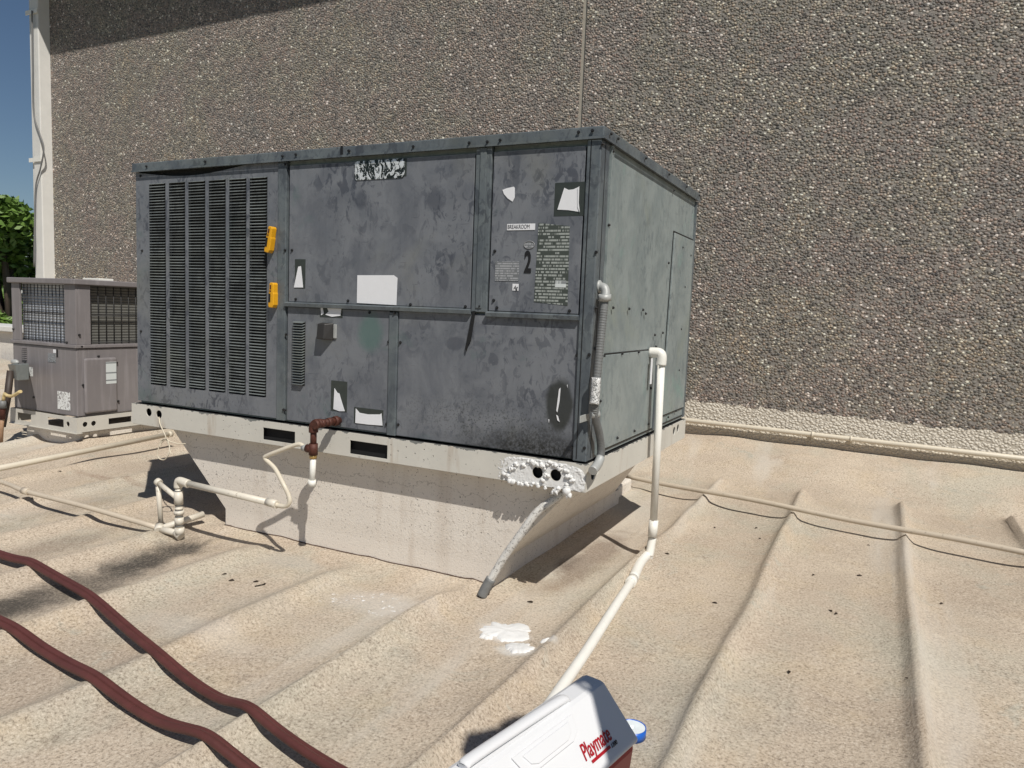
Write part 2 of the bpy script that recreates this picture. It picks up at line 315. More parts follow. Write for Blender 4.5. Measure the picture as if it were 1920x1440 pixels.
# ---------------------------------------------------------------- mesh helpers
class MB:
    def __init__(s): s.v = []; s.f = []; s.smooth = []
    def quadbox(s, P, sm=False):
        b = len(s.v); s.v += [tuple(p) for p in P]
        for q in ((0, 3, 2, 1), (4, 5, 6, 7), (0, 1, 5, 4), (1, 2, 6, 5), (2, 3, 7, 6), (3, 0, 4, 7)):
            s.f.append(tuple(b+i for i in q)); s.smooth.append(sm)
        return s
    def box(s, x0, x1, y0, y1, z0, z1):
        return s.quadbox([(x0, y0, z0), (x1, y0, z0), (x1, y1, z0), (x0, y1, z0), (x0, y0, z1), (x1, y0, z1), (x1, y1, z1), (x0, y1, z1)])
    def face(s, pts, sm=False):
        b = len(s.v); s.v += [tuple(p) for p in pts]; s.f.append(tuple(range(b, b+len(pts)))); s.smooth.append(sm); return s
    def tube(s, pts, r, n=12, cap=True, sy=1.0):
        pts = [Vector(p) for p in pts]; R = r if isinstance(r, (list, tuple)) else [r]*len(pts)
        t0 = (pts[1]-pts[0]).normalized(); ref = Vector((0, 0, 1)) if abs(t0.z) < 0.9 else Vector((1, 0, 0))
        u = t0.cross(ref).normalized(); b = len(s.v)
        for i, p in enumerate(pts):
            a = pts[max(i-1, 0)]; c = pts[min(i+1, len(pts)-1)]; t = (c-a)
            t = t.normalized() if t.length > 1e-9 else t0
            u = (u - t*u.dot(t)).normalized(); v = t.cross(u)
            for k in range(n):
                an = 2*math.pi*k/n; q = p + R[i]*(math.cos(an)*u + sy*math.sin(an)*v); s.v.append(tuple(q))
        for i in range(len(pts)-1):
            for k in range(n):
                a = b+i*n+k; c = b+i*n+(k+1) % n; s.f.append((a, c, c+n, a+n)); s.smooth.append(True)
        if cap:
            s.f.append(tuple(b+k for k in range(n))[::-1]); s.smooth.append(False)
            e = b+(len(pts)-1)*n; s.f.append(tuple(e+k for k in range(n))); s.smooth.append(False)
        return s
    def prism(s, pts, off):
        """polygon extruded by the vector off"""
        n = len(pts); b = len(s.v); off = Vector(off)
        s.v += [tuple(p) for p in pts] + [tuple(Vector(p)+off) for p in pts]
        s.f.append(tuple(b+i for i in range(n))); s.smooth.append(False); s.f.append(tuple(b+n+i for i in range(n))[::-1]); s.smooth.append(False)
        for i in range(n):
            j = (i+1) % n; s.f.append((b+i, b+n+i, b+n+j, b+j)); s.smooth.append(False)
        return s
    def sphere(s, c, r, n=8, sc=(1, 1, 1), jit=0.0):
        b = len(s.v); c = Vector(c)
        for i in range(n+1):
            th = math.pi*i/n
            for k in range(2*n):
                ph = math.pi*k/n; d = Vector((math.sin(th)*math.cos(ph), math.sin(th)*math.sin(ph), math.cos(th)))
                rr = r*(1+jit*noise.noise(d*2+c*40)); s.v.append((c.x+d.x*rr*sc[0], c.y+d.y*rr*sc[1], c.z+d.z*rr*sc[2]))
        for i in range(n):
            for k in range(2*n):
                a = b+i*2*n+k; e = b+i*2*n+(k+1) % (2*n); s.f.append((a, a+2*n, e+2*n, e)); s.smooth.append(True)
        return s
    def build(s, name, mat, parent=None, bevel=0, fix=True):
        me = bpy.data.meshes.new(name); me.from_pydata(s.v, [], s.f); me.validate()
        for p, q in zip(me.polygons, s.smooth): p.use_smooth = q
        if fix:
            bm = bmesh.new(); bm.from_mesh(me); bmesh.ops.remove_doubles(bm, verts=bm.verts, dist=1e-6)
            bmesh.ops.recalc_face_normals(bm, faces=bm.faces); bm.to_mesh(me); bm.free()
        return link(name, me, mat, parent, bevel)

def link(name, me, mat, parent=None, bevel=0):
    if not isinstance(mat, (list, tuple)): mat = [mat]
    for m_ in mat: me.materials.append(MAT[m_] if isinstance(m_, str) else m_)
    o = bpy.data.objects.new(name, me); COL.objects.link(o); adopt(o, parent)
    if bevel:
        b = o.modifiers.new('bevel', 'BEVEL'); b.width = bevel; b.segments = 2; b.limit_method = 'ANGLE'; b.angle_limit = math.radians(40)
    return o
def adopt(o, parent):
    if parent is None: return
    o.parent = parent
    if parent.type == 'EMPTY' and not parent.get('_local'):
        o.matrix_parent_inverse = Matrix.Translation(-parent.location)
def tag(o, label, cat, group=None, kind=None):
    o['label'] = label; o['category'] = cat
    if group: o['group'] = group
    if kind: o['kind'] = kind
    return o
LOCALS = []
def thing(name, label, cat, loc, group=None, local=False, rz=0.0):
    o = bpy.data.objects.new(name, None); COL.objects.link(o); o.location = loc; o.empty_display_size = 0.1
    if local: o['_local'] = 1; o.rotation_euler.z = rz; LOCALS.append(o)
    return tag(o, label, cat, group)
def smooth_path(P, n=8):
    P = [Vector(p) for p in P]; Q = [P[0]*2-P[1]] + P + [P[-1]*2-P[-2]]; out = []
    for i in range(1, len(Q)-2):
        a, b, c, d = Q[i-1:i+3]
        for k in range(n):
            t = k/n; out.append(0.5*((2*b)+(c-a)*t+(2*a-5*b+4*c-d)*t*t+(3*b-a-3*c+d)*t**3))
    out.append(P[-1]); return out
def plate(outer, holes, fmap, off):
    """flat plate with real openings; outlines are 2-D, fmap lifts them to 3-D, off is the thickness vector"""
    bm = bmesh.new(); es = []
    for lp in [outer]+holes:
        vs = [bm.verts.new(fmap(*p)) for p in lp]
        es += [bm.edges.new((vs[i], vs[(i+1) % len(vs)])) for i in range(len(vs))]
    bmesh.ops.triangle_fill(bm, edges=es, use_beauty=True, use_dissolve=False)
    r = bmesh.ops.extrude_face_region(bm, geom=list(bm.faces))
    bmesh.ops.translate(bm, verts=[g for g in r['geom'] if isinstance(g, bmesh.types.BMVert)], vec=Vector(off))
    bmesh.ops.recalc_face_normals(bm, faces=bm.faces)
    me = bpy.data.meshes.new('plate'); bm.to_mesh(me); bm.free(); return me
def circ(cx, cz, r, n=24, rz=None): return [(cx+r*math.cos(2*math.pi*i/n), cz+(rz or r)*math.sin(2*math.pi*i/n)) for i in range(n)]
def rect(x0, x1, z0, z1): return [(x0, z0), (x1, z0), (x1, z1), (x0, z1)]
def text(body, size, loc, axes, mat, name, parent, extrude=0.0006, shear=0.0, sx=1.0, bold=0.0, align='LEFT'):
    """lettering turned into mesh; axes = (right, up) in 3-D"""
    cu = bpy.data.curves.new('t', 'FONT'); cu.body = body; cu.size = size; cu.extrude = extrude; cu.shear = shear; cu.offset = bold; cu.align_x = align
    cu.resolution_u = 4
    t = bpy.data.objects.new('t', cu); COL.objects.link(t); bpy.context.view_layer.update()
    me = bpy.data.meshes.new_from_object(t.evaluated_get(bpy.context.evaluated_depsgraph_get()))
    bpy.data.objects.remove(t); r = Vector(axes[0]).normalized(); u = Vector(axes[1]).normalized(); n = r.cross(u)
    for v in me.vertices: v.co = Vector(loc) + r*v.co.x*sx + u*v.co.y + n*v.co.z
    me.name = name; me.materials.clear(); return link(name, me, mat, parent)
def cp(o, parent, loc):
    c = o.copy(); COL.objects.link(c); c.location = loc; adopt(c, parent); return c
def sstep(a, b, x):
    t = max(0.0, min(1.0, (x-a)/(b-a))); return t*t*(3-2*t)

# ---------------------------------------------------------------- the roof sheet
G0 = -0.54
WALLY = 3.1
def gh(x, y):
    z = G0
    z += 0.012*noise.noise(Vector((x*0.9, y*0.9, 1.0))) + 0.006*noise.noise(Vector((x*4, y*4, 5.0)))
    end = 1-sstep(2.30, 2.52, y + 0.05*noise.noise(Vector((x*2, 0, 3))))
    amp = 0.058*end*(1+0.25*sstep(1.9, 2.4, y))
    left = sstep(-0.2, -1.2, x)
    amp *= (1-0.42*left)*(1-0.85*sstep(-0.22, 0.0, y)*sstep(-2.0, -1.8, x)*(1-sstep(-0.42, -0.30, x)))
    for xc in RIBS:
        d = x - xc - 0.012*noise.noise(Vector((xc*3, y*1.3, 2.0)))
        if abs(d) < 0.45:
            s1 = 0.022+0.03*left
            z += amp*(0.68*math.exp(-(d/s1)**2) + 0.32*math.exp(-(d/(0.085))**2))*(1+0.2*noise.noise(Vector((xc, y*2.2, 9))))
    if y > 2.25:
        z += 0.20*sstep(2.35, 3.25, y)*1.03 + 0.014*sstep(2.3, 2.7, y)*noise.noise(Vector((x*1.2, y*9, 0))) + 0.012*sstep(2.3, 2.7, y)*noise.noise(Vector((x*3, y*5, 4)))
    # coating feathered up round the two curbs
    for (x0, x1, y0, y1, k) in ((-1.72, -0.40, 0.06, 1.86, 0.02), (-4.55, -3.80, 0.78, 1.9, 0.05)):
        dx = max(x0-x, 0, x-x1); dy = max(y0-y, 0, y-y1); z += k*math.exp(-math.hypot(dx, dy)/0.09)
    # mounded blanket of coating in front of the far unit
    z += 0.035*math.exp(-((x+3.7)/0.35)**2-((y-0.55)/0.22)**2)
    return z
def frange(a, b, s):
    n = max(1, round((b-a)/s)); return [a+(b-a)*i/n for i in range(n)]
xs = frange(-14, -8.5, 0.3)+frange(-8.5, -4.6, 0.05)+frange(-4.6, 2.6, 0.0175)+frange(2.6, 5.0, 0.06)+[5.0]
ys = frange(-5, -1.7, 0.12)+frange(-1.7, 1.2, 0.02)+frange(1.2, 3.1, 0.025)+[3.1]
b = MB(); nx = len(xs)
for y in ys:
    for x in xs: b.v.append((x, y, gh(x, y)))
for j in range(len(ys)-1):
    for i in range(nx-1): a = j*nx+i; b.f.append((a, a+1, a+1+nx, a+nx)); b.smooth.append(True)
roof = b.build('roof_surface', 'roof', fix=False); roof['kind'] = 'structure'
slab = MB().box(-14, 5, -5, 8, -1.2, -0.80).build('roof_deck', 'curb'); slab['kind'] = 'structure'
grassm = plain('dry_lawn', (0.06, 0.085, 0.03), 0.9, 0, 0.5, 1.2)
gr = MB().face([(-400, -400, -6.5), (400, -400, -6.5), (400, 400, -6.5), (-400, 400, -6.5)]).build('ground', grassm, fix=False); gr['kind'] = 'structure'

# ---------------------------------------------------------------- pebble wall with its overhang
wall = thing('pebble_wall', 'tall brown grey exposed pebble wall rising behind the rooftop units', 'wall', (-1.34, WALLY, -0.6))
MB().box(-7.88, -1.362, WALLY, WALLY+0.3, -1.0, 4.62).build('wall_panel', 'wall', wall)
MB().box(-1.328, 6.5, WALLY+0.006, WALLY+0.3, -1.0, 4.62).build('wall_panel', 'wall', wall)
MB().box(-1.362, -1.328, WALLY+0.016, WALLY+0.2, -1.0, 4.62).build('joint_sealant', plain('weathered_joint_sealant', (0.36, 0.33, 0.28), 0.8), wall)
MB().box(-8.3, 6.5, WALLY-0.635, WALLY+0.32, 4.45, 4.60).build('roof_overhang', plain('grey_soffit', (0.45, 0.44, 0.42)), wall)

ds = thing('downspout', 'square white downspout with a loose cable, up the far end of the pebble wall', 'downspout', (-7.96, 2.98, -0.5))
dm = plain('off_white_painted_metal', (0.68, 0.67, 0.64), 0.5, 0, 0.1, 8)
MB().box(-8.00, -7.865, 2.97, WALLY+0.12, -0.6, 4.3).build('pipe', dm, ds, 0.01)
MB().box(-8.06, -8.005, 2.99, WALLY+0.12, -0.6, 4.3).build('side_channel', dm, ds, 0.008)
for z in (1.98, 3.60, 0.1): MB().box(-8.07, -7.855, 2.955, 2.965, z, z+0.045).build('strap', 'pvc_white', ds)
cb = smooth_path([at(x_, y_, 1, 2.945) for x_, y_ in ((60, 20), (61, 120), (63, 210), (74, 250), (82, 278), (76, 315), (67, 350), (65, 420), (64, 500))])
MB().tube(cb, 0.009, 6).build('cable', plain('grey_cable', (0.16, 0.16, 0.16)), ds)

# ---------------------------------------------------------------- parapet, lawn tree, far building
pp = thing('parapet_wall', 'cream coated parapet with pale metal coping beyond the taupe unit', 'parapet', (-10, 3.3, -0.6))
MB().box(-13.8, -8.2, 3.3, 3.6, -0.8, -0.02).build('wall_face', 'curb', pp)
MB().box(-13.8, -8.2, 3.22, 3.68, -0.016, 0.055).build('coping', dm, pp, 0.01)
for i in range(9): MB().box(-13.3+i*0.55, -13.24+i*0.55, 3.272, 3.298, -0.5, -0.03).build('pilaster', 'curb', pp, 0.02)

def leafmat(name, a, b_):
    m = M(name, 0.55); m.color(m.mix(m.noise(1.6, 4, 0.6), a, b_)); 
    m.b.inputs['Transmission Weight'].default_value = 0.0
    return m.m
lm = leafmat('leaf_green', (0.06, 0.12, 0.018), (0.15, 0.25, 0.045)); bk = plain('bark', (0.10, 0.075, 0.055), 0.9)
def tree(c, R, H, n, label, seed):
    rnd = random.Random(seed); t = thing('tree', label, 'tree', c)
    c = Vector(c); b = MB(); top = c+Vector((0, 0, H*0.85))
    b.tube([c, c+Vector((0.1, 0, H*0.4)), top], [0.28, 0.2, 0.05], 8)
    lobes = []
    for i in range(16):
        a = rnd.uniform(0, 6.28); h = rnd.uniform(0.42, 0.97)*H; rr = R*rnd.uniform(0.15, 0.78)*math.sin(max(0.25, min(1, (1.12-h/H)*1.7))*1.5)
        q = c+Vector((rr*math.cos(a), rr*math.sin(a), h)); lobes.append((q, R*rnd.uniform(0.24, 0.42)))
        b.tube([c+Vector((0, 0, h*0.6)), (c+Vector((0, 0, h*0.75))+q)/2, q], [0.09, 0.06, 0.02], 6)
    b.build('trunk', bk, t)
    L = MB()
    for i in range(n):
        q, r = rnd.choice(lobes); d = Vector((rnd.gauss(0, 1), rnd.gauss(0, 1), rnd.gauss(0, 1))).normalized()*r*rnd.uniform(0.55, 1.08)
        p = q+Vector((d.x, d.y, d.z*0.75)); u = Vector((rnd.gauss(0, 1), rnd.gauss(0, 1), rnd.gauss(0, 0.6))).normalized()
        v = u.cross(Vector((rnd.gauss(0, 1), rnd.gauss(0, 1), rnd.gauss(0, 1)))).normalized(); s_ = rnd.uniform(0.07, 0.15)
        L.face([p-u*s_, p+v*s_*0.45, p+u*s_, p-v*s_*0.45])
    L.build('crown', lm, t, fix=False)
tc = at(20, 500, 1, 8.0); tree((tc.x, 8.0, -6.5), 2.1, 9.0, 24000, 'bushy green tree nearer the downspout beyond the parapet', 3)
tc = at(-90, 500, 1, 11.0); tree((tc.x, 11.0, -6.5), 3.2, 9.4, 26000, 'wide green tree further left beyond the parapet', 9)
fb = thing('building', 'pale building glimpsed between the leaves of the trees', 'building', tuple(at(-40, 500, 1, 24)*1.0))
fb.location.z = -6.5
q = at(-40, 500, 1, 24)
MB().box(q.x-9, q.x+1.2, 24, 32, -6.5, 2.4).build('wall', plain('white_stucco', (0.72, 0.71, 0.68)), fb)
MB().box(q.x-9.2, q.x+1.4, 23.8, 32.2, 2.4, 2.7).build('roof', plain('grey_roof', (0.35, 0.34, 0.33)), fb)
for i in range(5):
    wn = MB().box(q.x-8+i*1.9, q.x-6.9+i*1.9, 23.93, 23.99, -0.2, 1.3).build('window', plain('dark_glass', (0.02, 0.025, 0.03), 0.1), fb)

# ---------------------------------------------------------------- main rooftop unit
D, H, W = 1.335, 1.092, 2.24
U = thing('rooftop_air_conditioner', 'large dark grey rooftop air conditioner with louvered left panel and peeling stickers', 'air conditioner', (-1.12, 0.66, -0.1))
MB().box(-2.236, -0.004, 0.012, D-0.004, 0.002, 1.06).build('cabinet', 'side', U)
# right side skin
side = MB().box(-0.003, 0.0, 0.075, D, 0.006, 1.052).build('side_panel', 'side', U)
# cap
cap = MB().box(-2.246, 0.014, -0.018, D+0.015, 1.057, 1.092).build('top_cover', 'trim', U, 0.004)
MB().box(-2.247, 0.018, -0.022, -0.0185, 1.052, 1.060).build('cover_lip', 'trim', U)
MB().box(0.0145, 0.018, -0.018, D+0.015, 1.052, 1.060).build('cover_lip', 'trim', U)
MB().box(-1.045, -1.035, -0.0215, -0.0185, 1.058, 1.094).build('cover_seam', 'black_ink', U)
# louvered panel with six real openings
XL, XR = -2.238, -1.374
cols = []
for a, c in ((282, 312.5), (319, 349), (355, 386.5), (393, 424.5), (431, 463), (469, 502)):
    cols.append((at(a, 480, 1, 0).x, at(c, 480, 1, 0).x))
top = [(XL + (XR-XL)*i/24, 1.055 - 0.030*math.sin(math.pi*min(1, (i/24)/0.80))**1.0 * (1 if i < 20 else 0)) for i in range(25)][::-1]
outer = [(XL, 0.012), (XR, 0.012)] + top
me = plate(outer, [rect(a, c, 0.093, 1.0) for a, c in cols], lambda x_, z_: (x_, -0.004, z_), (0, 0.014, 0))
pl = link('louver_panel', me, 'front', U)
MB().box(-2.232, -1.376, 0.0105, 0.0115, 0.02, 1.0555).build('shade_backing', 'black', pl)  # black sheet: shade behind the slats and bowed top edge put into colour
for a, c in cols:
    L = MB(); n = 73; pz = 0.907/n
    for i in range(n):
        z = 1.0-i*pz; jit = random.uniform(-0.0008, 0.0008)
        # a pressed lip leaning out and down, with its ends drawn back into the sheet
        P = [(a, -0.004, z), (a+0.006, -0.0085, z-0.0031+jit), (c-0.006, -0.0085, z-0.0031+jit), (c, -0.004, z)]
        L.face(P); Q = [(p[0], p[1]+0.0012, p[2]-0.0012) for p in P]; L.face(Q[::-1])
        L.face([P[1], Q[1], Q[2], P[2]])
    L.build('louver_slats', 'louver', pl, fix=False)
def pan(x0, x1, z0, z1, name='access_panel', mat='front', y0=-0.006, y1=0.011, bev=0.002, par=None):
    return MB().box(x0, x1, y0, y1, z0, z1).build(name, mat, par or U, bev)
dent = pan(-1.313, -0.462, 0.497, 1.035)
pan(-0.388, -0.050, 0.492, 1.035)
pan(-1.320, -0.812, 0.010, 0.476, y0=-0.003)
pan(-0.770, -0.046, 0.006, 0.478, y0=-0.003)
MB().box(-1.372, -1.328, -0.009, 0.011, 0.006, 1.054).build('corner_post', 'trim', U, 0.002)
MB().box(-0.456, -0.394, -0.010, 0.011, 0.486, 1.054).build('centre_post', 'trim', U, 0.002)
MB().box(-0.437, -0.413, -0.0135, -0.0103, 0.50, 1.05).build('post_rib', 'trim', U, 0.001)
MB().box(-0.810, -0.772, -0.009, 0.011, 0.004, 0.472).build('divider_post', 'trim', U, 0.002)
MB().box(-0.044, 0.004, -0.012, 0.072, 0.002, 1.054).build('corner_post', 'trim', U, 0.003)
MB().box(-0.031, -0.0285, -0.0135, -0.0122, 0.01, 1.05).build('post_seam', 'black_ink', U)
MB().box(0.0042, 0.0052, 0.028, 0.031, 0.01, 1.05).build('post_seam', 'black_ink', U)
def flange(x0, x1, z): MB().prism([(x0, -0.004, z), (x0, -0.020, z-0.005), (x0, -0.018, z-0.018), (x0, -0.004, z-0.020)], (x1-x0, 0, 0)).build('drip_flange', 'trim', U)
flange(-1.326, -0.457, 0.4965); flange(-0.393, -0.044, 0.4905)
# side panels on the right
pan_s = lambda y0, y1, z0, z1, n, m='side', t=0.006: MB().box(0.0005, t, y0, y1, z0, z1).build(n, m, U, 0.0015)
pan_s(0.115, 0.762, 0.022, 0.355, 'side_access_panel')
pan_s(0.775, 0.80, 0.012, 0.352, 'side_trim', 'trim', 0.009)
dr = MB(); dr.prism([(0.0005, 0.908, 0.06), (0.0005, 1.30, 0.06), (0.0005, 1.30, 0.862), (0.0005, 0.948, 0.862)], (0.009, 0, 0)).build('side_door', 'side', U, 0.002)
MB().prism([(0.0006, 0.900, 0.052), (0.0006, 1.306, 0.052), (0.0006, 1.306, 0.871), (0.0006, 0.941, 0.871)], (0.0016, 0, 0)).build('door_seam', 'black_ink', U)
MB().box(0.0005, 0.008, 0.082, 0.104, 0.01, 1.05).build('side_trim', 'side', U)
MB().box(0.0006, 0.0075, 1.31, 1.333, 0.01, 1.05).build('side_trim', 'trim', U)
for (z0, z1, ya, yb) in ((0.356, 0.361, 0.115, 0.762), (0.014, 0.020, 0.1, 1.3)): MB().box(0.0005, 0.0025, ya, yb, z0, z1).build('panel_gap', 'black_ink', U)
# screws
sb = MB(); sb.tube([(0, 0, 0), (0, -0.003, 0)], 0.0056, 8); sb.tube([(0, -0.003, 0), (0, -0.0065, 0)], 0.0037, 6)
scr = None
def screw(p, side=False):
    global scr, scs
    if not side:
        if scr is None: scr = sb.build('screw', 'screw', None); scr.location = p; adopt(scr, U)
        else: cp(scr, U, p)
    else:
        o = scr.copy(); COL.objects.link(o); o.rotation_euler.z = math.pi/2; o.location = p; adopt(o, U)
fpx = [(1111,245,-.022), (938,263,-.022),(914,266,-.022),(880,268,-.022),(775,275,-.022),(655,283,-.022),(654,283,-.022),(555,290,-.022),(530,293,-.022),(385,303,-.022),(275,312,-.022),(1085,248,-.022),
       (535,308,-.009),(535,469,-.009),(548,469,-.006),(537,627,-.009),(532,768,-.009),(535,769,-.009),(265,621,-.004),(267,470,-.004),(264,330,-.004),
       (653,564,-.006),(555,561,-.006),(770,571,-.006),(873,575,-.006),(900,574,-.010),(932,577,-.006),(1068,583,-.006),(926,563,-.006),(928,471,-.006),
       (740,587,-.009),(729,641,-.003),(751,642,-.003),(725,795,-.003),(747,796,-.003),(1082,666,-.003),(1073,839,-.003),(1096,840,-.012),(1105,665,-.012),(1118,473,-.012),(693,586,-.003)]
for x_, y_, yy in fpx: screw(at(x_, y_, 1, yy))
for x_, y_ in ((1150,284),(1130,270),(1142,422),(1264,357),(1150,577),(1180,579),(1206,581),(1211,588),(1228,628),(1243,624),(1230,650),(1254,493),(1280,464),(1295,479),(1284,538),(1277,617),(1273,694),(1268,770),(1253,782),
               (1133,667),(1167,663),(1198,660),(1225,657),(1221,728),(1216,795),(1190,808),(1158,821),(1126,752),(1118,654),(1118,577)):
    p = at(x_, y_, 0, 0.009); screw((0.0065, p.y, p.z), True)
for y_ in (0.03, 0.1, 0.42, 0.75, 1.05, 1.3): screw((0.0185, y_, 1.076), True)

# base rail with real holes
def P0(x_, y_): q = at(x_, y_, 1, -0.02); return q.x, q.z
rx0, rx1 = -2.262, 0.012
hl = [circ(*P0(279, 773), 0.019, 20), circ(*P0(298, 777), 0.019, 20), circ(*P0(1008, 886), 0.0205, 20), circ(*P0(1042, 891), 0.0205, 20)]
for (a, c) in (((493, 803), (553, 832)), ((656, 827), (726, 860))):
    p, q_ = P0(*a), P0(*c); hl.append(rect(p[0], q_[0], q_[1]-0.002, p[1]+0.004))
for (gx, gz) in ((P0(419, 789), 0), (P0(733, 834), 0)):
    gx, gz = gx
    for i, dx in enumerate((0, 0.033, 0.07, 0.11, 0.15, 0.19)):
        for k in range(3):
            if (i+k) % 2 == 0: hl.append(circ(gx+dx, gz-k*0.02+0.0, 0.0028, 8))
rail = link('base_rail', plate([(rx0, -0.098), (rx1, -0.098), (rx1, -0.003), (rx0, -0.003)], hl, lambda x_, z_: (x_, -0.020, z_), (0, 0.004, 0)), 'rail', U)
hs = []
for px_, py_, r_ in ((1112, 889, 0.02), (1120, 880, 0.019), (1264, 808, 0.02), (1271, 803, 0.02)):
    q_ = at(px_, py_, 0, 0.012); hs.append(circ(q_.y, q_.z, r_, 18))
link('side_rail', plate([(-0.0155, -0.098), (D+0.012, -0.098), (D+0.012, -0.003), (-0.0155, -0.003)], hs, lambda y_, z_: (0.012, y_, z_), (-0.004, 0, 0)), 'rail', U)
MB().box(-2.262, -2.258, -0.0155, D+0.012, -0.098, -0.003).build('side_rail', 'rail', U)
MB().box(-2.257, 0.0075, D+0.008, D+0.012, -0.098, -0.003).build('rear_rail', 'rail', U)
MB().box(-2.257, 0.0075, -0.0155, 0.03, -0.1005, -0.0985).build('rail_flange', 'rail', U)

MB().box(-2.2565, 0.0075, -0.0155, D+0.0075, -0.0075, -0.0035).build('light_block_sheet', 'black', U)  # added black sheet closing the rail gap so no sun leaks under the cabinet
MB().box(-2.24, 0.0065, 0.0, D-0.0, -0.0965, -0.008).build('light_block_core', 'black', U)  # added black block: stops sun passing through the rail, keeps its holes dark
# stickers and residues on the front (each is stuck down, so a part)
def st(x0, x1, z0, z1, name, mat, y=-0.0068, t=0.0008): return MB().box(x0, x1, y, y+t, z0, z1).build(name, mat, U)
def fr(px0, py0, px1, py1, name, mat, y=-0.0068): 
    a = at(px0, py0, 1, y); c = at(px1, py1, 1, y); return st(a.x, c.x, c.z, a.z, name, mat, y)
def shard(pts, y, name='torn_sticker', mat='white', t=0.0012): 
    MB().prism([at(a, c, 1, y) for a, c in pts], (0, t, 0)).build(name, mat, U)
fr(553, 486, 572, 541, 'sticker_residue', 'dark_patch'); shard([(559, 500), (564, 499), (568, 539), (551, 539)], -0.0085)
fr(600, 574, 642, 596, 'sticker_residue', 'dark_patch', -0.0042); shard([(613, 577), (640, 578), (638, 592), (622, 594), (610, 590), (616, 584)], -0.0058); shard([(601, 576), (605, 577), (607, 588), (602, 591)], -0.0058)
fr(621, 713, 650, 773, 'sticker_residue', 'dark_patch', -0.0042); shard([(627, 728), (632, 736), (636, 738), (640, 752), (646, 771), (636, 771), (625, 767)], -0.0058)
fr(664, 763, 718, 800, 'sticker_residue', 'dark_patch', -0.0042); shard([(667, 766), (674, 774), (690, 777), (712, 777), (715, 775), (717, 798), (690, 796), (666, 793)], -0.0058)
fr(1041, 343, 1096, 404, 'sticker_residue', 'dark_patch'); shard([(1058, 352), (1066, 356), (1075, 355), (1086, 350), (1084, 372), (1085, 397), (1066, 394), (1045, 393)], -0.0085); shard([(1083, 352), (1086, 349), (1085, 380), (1087, 398), (1083, 388)], -0.0105)
shard([(942, 356), (950, 353), (963, 350), (965, 352), (965, 370), (961, 378), (952, 372), (945, 364)], -0.0082)
shard([(1048, 730), (1051, 727), (1049, 752), (1045, 773), (1043, 770)], -0.0058); shard([(1043, 778), (1046, 780), (1049, 791), (1045, 788)], -0.0058); shard([(1063, 722), (1064, 721), (1064, 727)], -0.0058); shard([(1028, 786), (1030, 787), (1029, 793)], -0.0058)
shard([(670, 516), (738, 516), (745, 521), (743, 572), (669, 568)], -0.0088, 'white_card', 'white_card' if 'white_card' in MAT else 'white')
# worn silver emblem plate
el = fr(667, 303, 762, 330, 'emblem_backing', 'dark_patch', -0.0068)
m = M('torn_silver_foil', 0.25, 0.35)
v1 = m.vor(34, m.map((1, 1, 1.4), (0, 0, 0), (0, 0.35, 0)), 'F1', 'Color'); s_ = m.n.new('ShaderNodeSeparateColor'); m.L(v1, s_.inputs[0])
e1 = m.noise(16, 3, 0.7, 2.5, m.map((1.8, 1, 1.2)))
k = m.ramp(e1, [(0.50, 0.0), (0.52, 1.0)]); m.color(m.mix(k, (0.025, 0.032, 0.028), (0.82, 0.84, 0.84))); m.bump(e1, 0.6, 0.004)
MAT['foil'] = m.m
p = at(668, 306, 1, -.008); q_ = at(761, 330, 1, -.008)
rr = []
x0, x1, z0, z1, r_ = -0.985, -0.757, 0.965, 1.035, 0.012
for cx, cz, a0 in ((x1-r_, z1-r_, 0), (x0+r_, z1-r_, 90), (x0+r_, z0+r_, 180), (x1-r_, z0+r_, 270)):
    for k_ in range(5): an = math.radians(a0+k_*22.5); rr.append((cx+r_*math.cos(an), -0.0085, cz+r_*math.sin(an)))
MB().prism(rr, (0, 0.0012, 0)).build('emblem_foil', 'foil', U)
fr(951, 420, 1003, 431, 'name_label', 'white', -0.0078)
text('BREAKROOM', 0.0195, (-0.3235, -0.0084, 0.7738), ((1, 0, 0), (0, 0, 1)), 'black_ink', 'label_lettering', U, sx=0.72, bold=-0.0001, extrude=0.0002)
text('2', 0.100, (-0.255, -0.0072, 0.628), ((1, 0, 0), (0, 0, 1)), 'black_ink', 'number_decal', U, sx=0.52, bold=0.0035)
ov = at(992.5, 459, 1, -0.0068)
MB().prism([(x_, -0.0072, z_) for x_, z_ in circ(ov.x, ov.z, 0.0205, 24, 0.0135)], (0, 0.0008, 0)).build('oval_badge', 'grey_label', U)
rim = [Vector((x_, -0.0078, z_)) for x_, z_ in circ(ov.x, ov.z, 0.0195, 24, 0.0125)]; rim.append(rim[0]); MB().tube(rim, 0.001, 5, False).build('badge_rim', plain('pale_badge_rim', (0.3, 0.3, 0.31)), U)
pw = [at(a, c, 1, -0.0072) for a, c in ((1010, 418), (1068, 424), (1064, 573), (1001, 566))]
MB().prism(pw, (0, 0.0008, 0)).build('rating_plate', 'plate', U)
fr(1041, 526, 1061, 539, 'small_label', 'white_label', -0.0082)
fr(929, 490, 972, 527, 'grey_label', 'grey_label', -0.0076)
fr(961, 532, 972, 545, 'small_label', 'white', -0.0076)
text('Ag', 0.019, tuple(at(962.5, 542.5, 1, -0.0082)), ((1, 0, 0), (0, 0, 1)), 'black_ink', 'label_lettering', U, sx=0.75, shear=0.3)
text('351', 0.024, tuple(at(525, 502, 1, -0.0094)), ((1, 0, 0.05), (0, 0, 1)), 'galv', 'scratched_writing', U, sx=0.8, extrude=0.0002, bold=-0.0012)
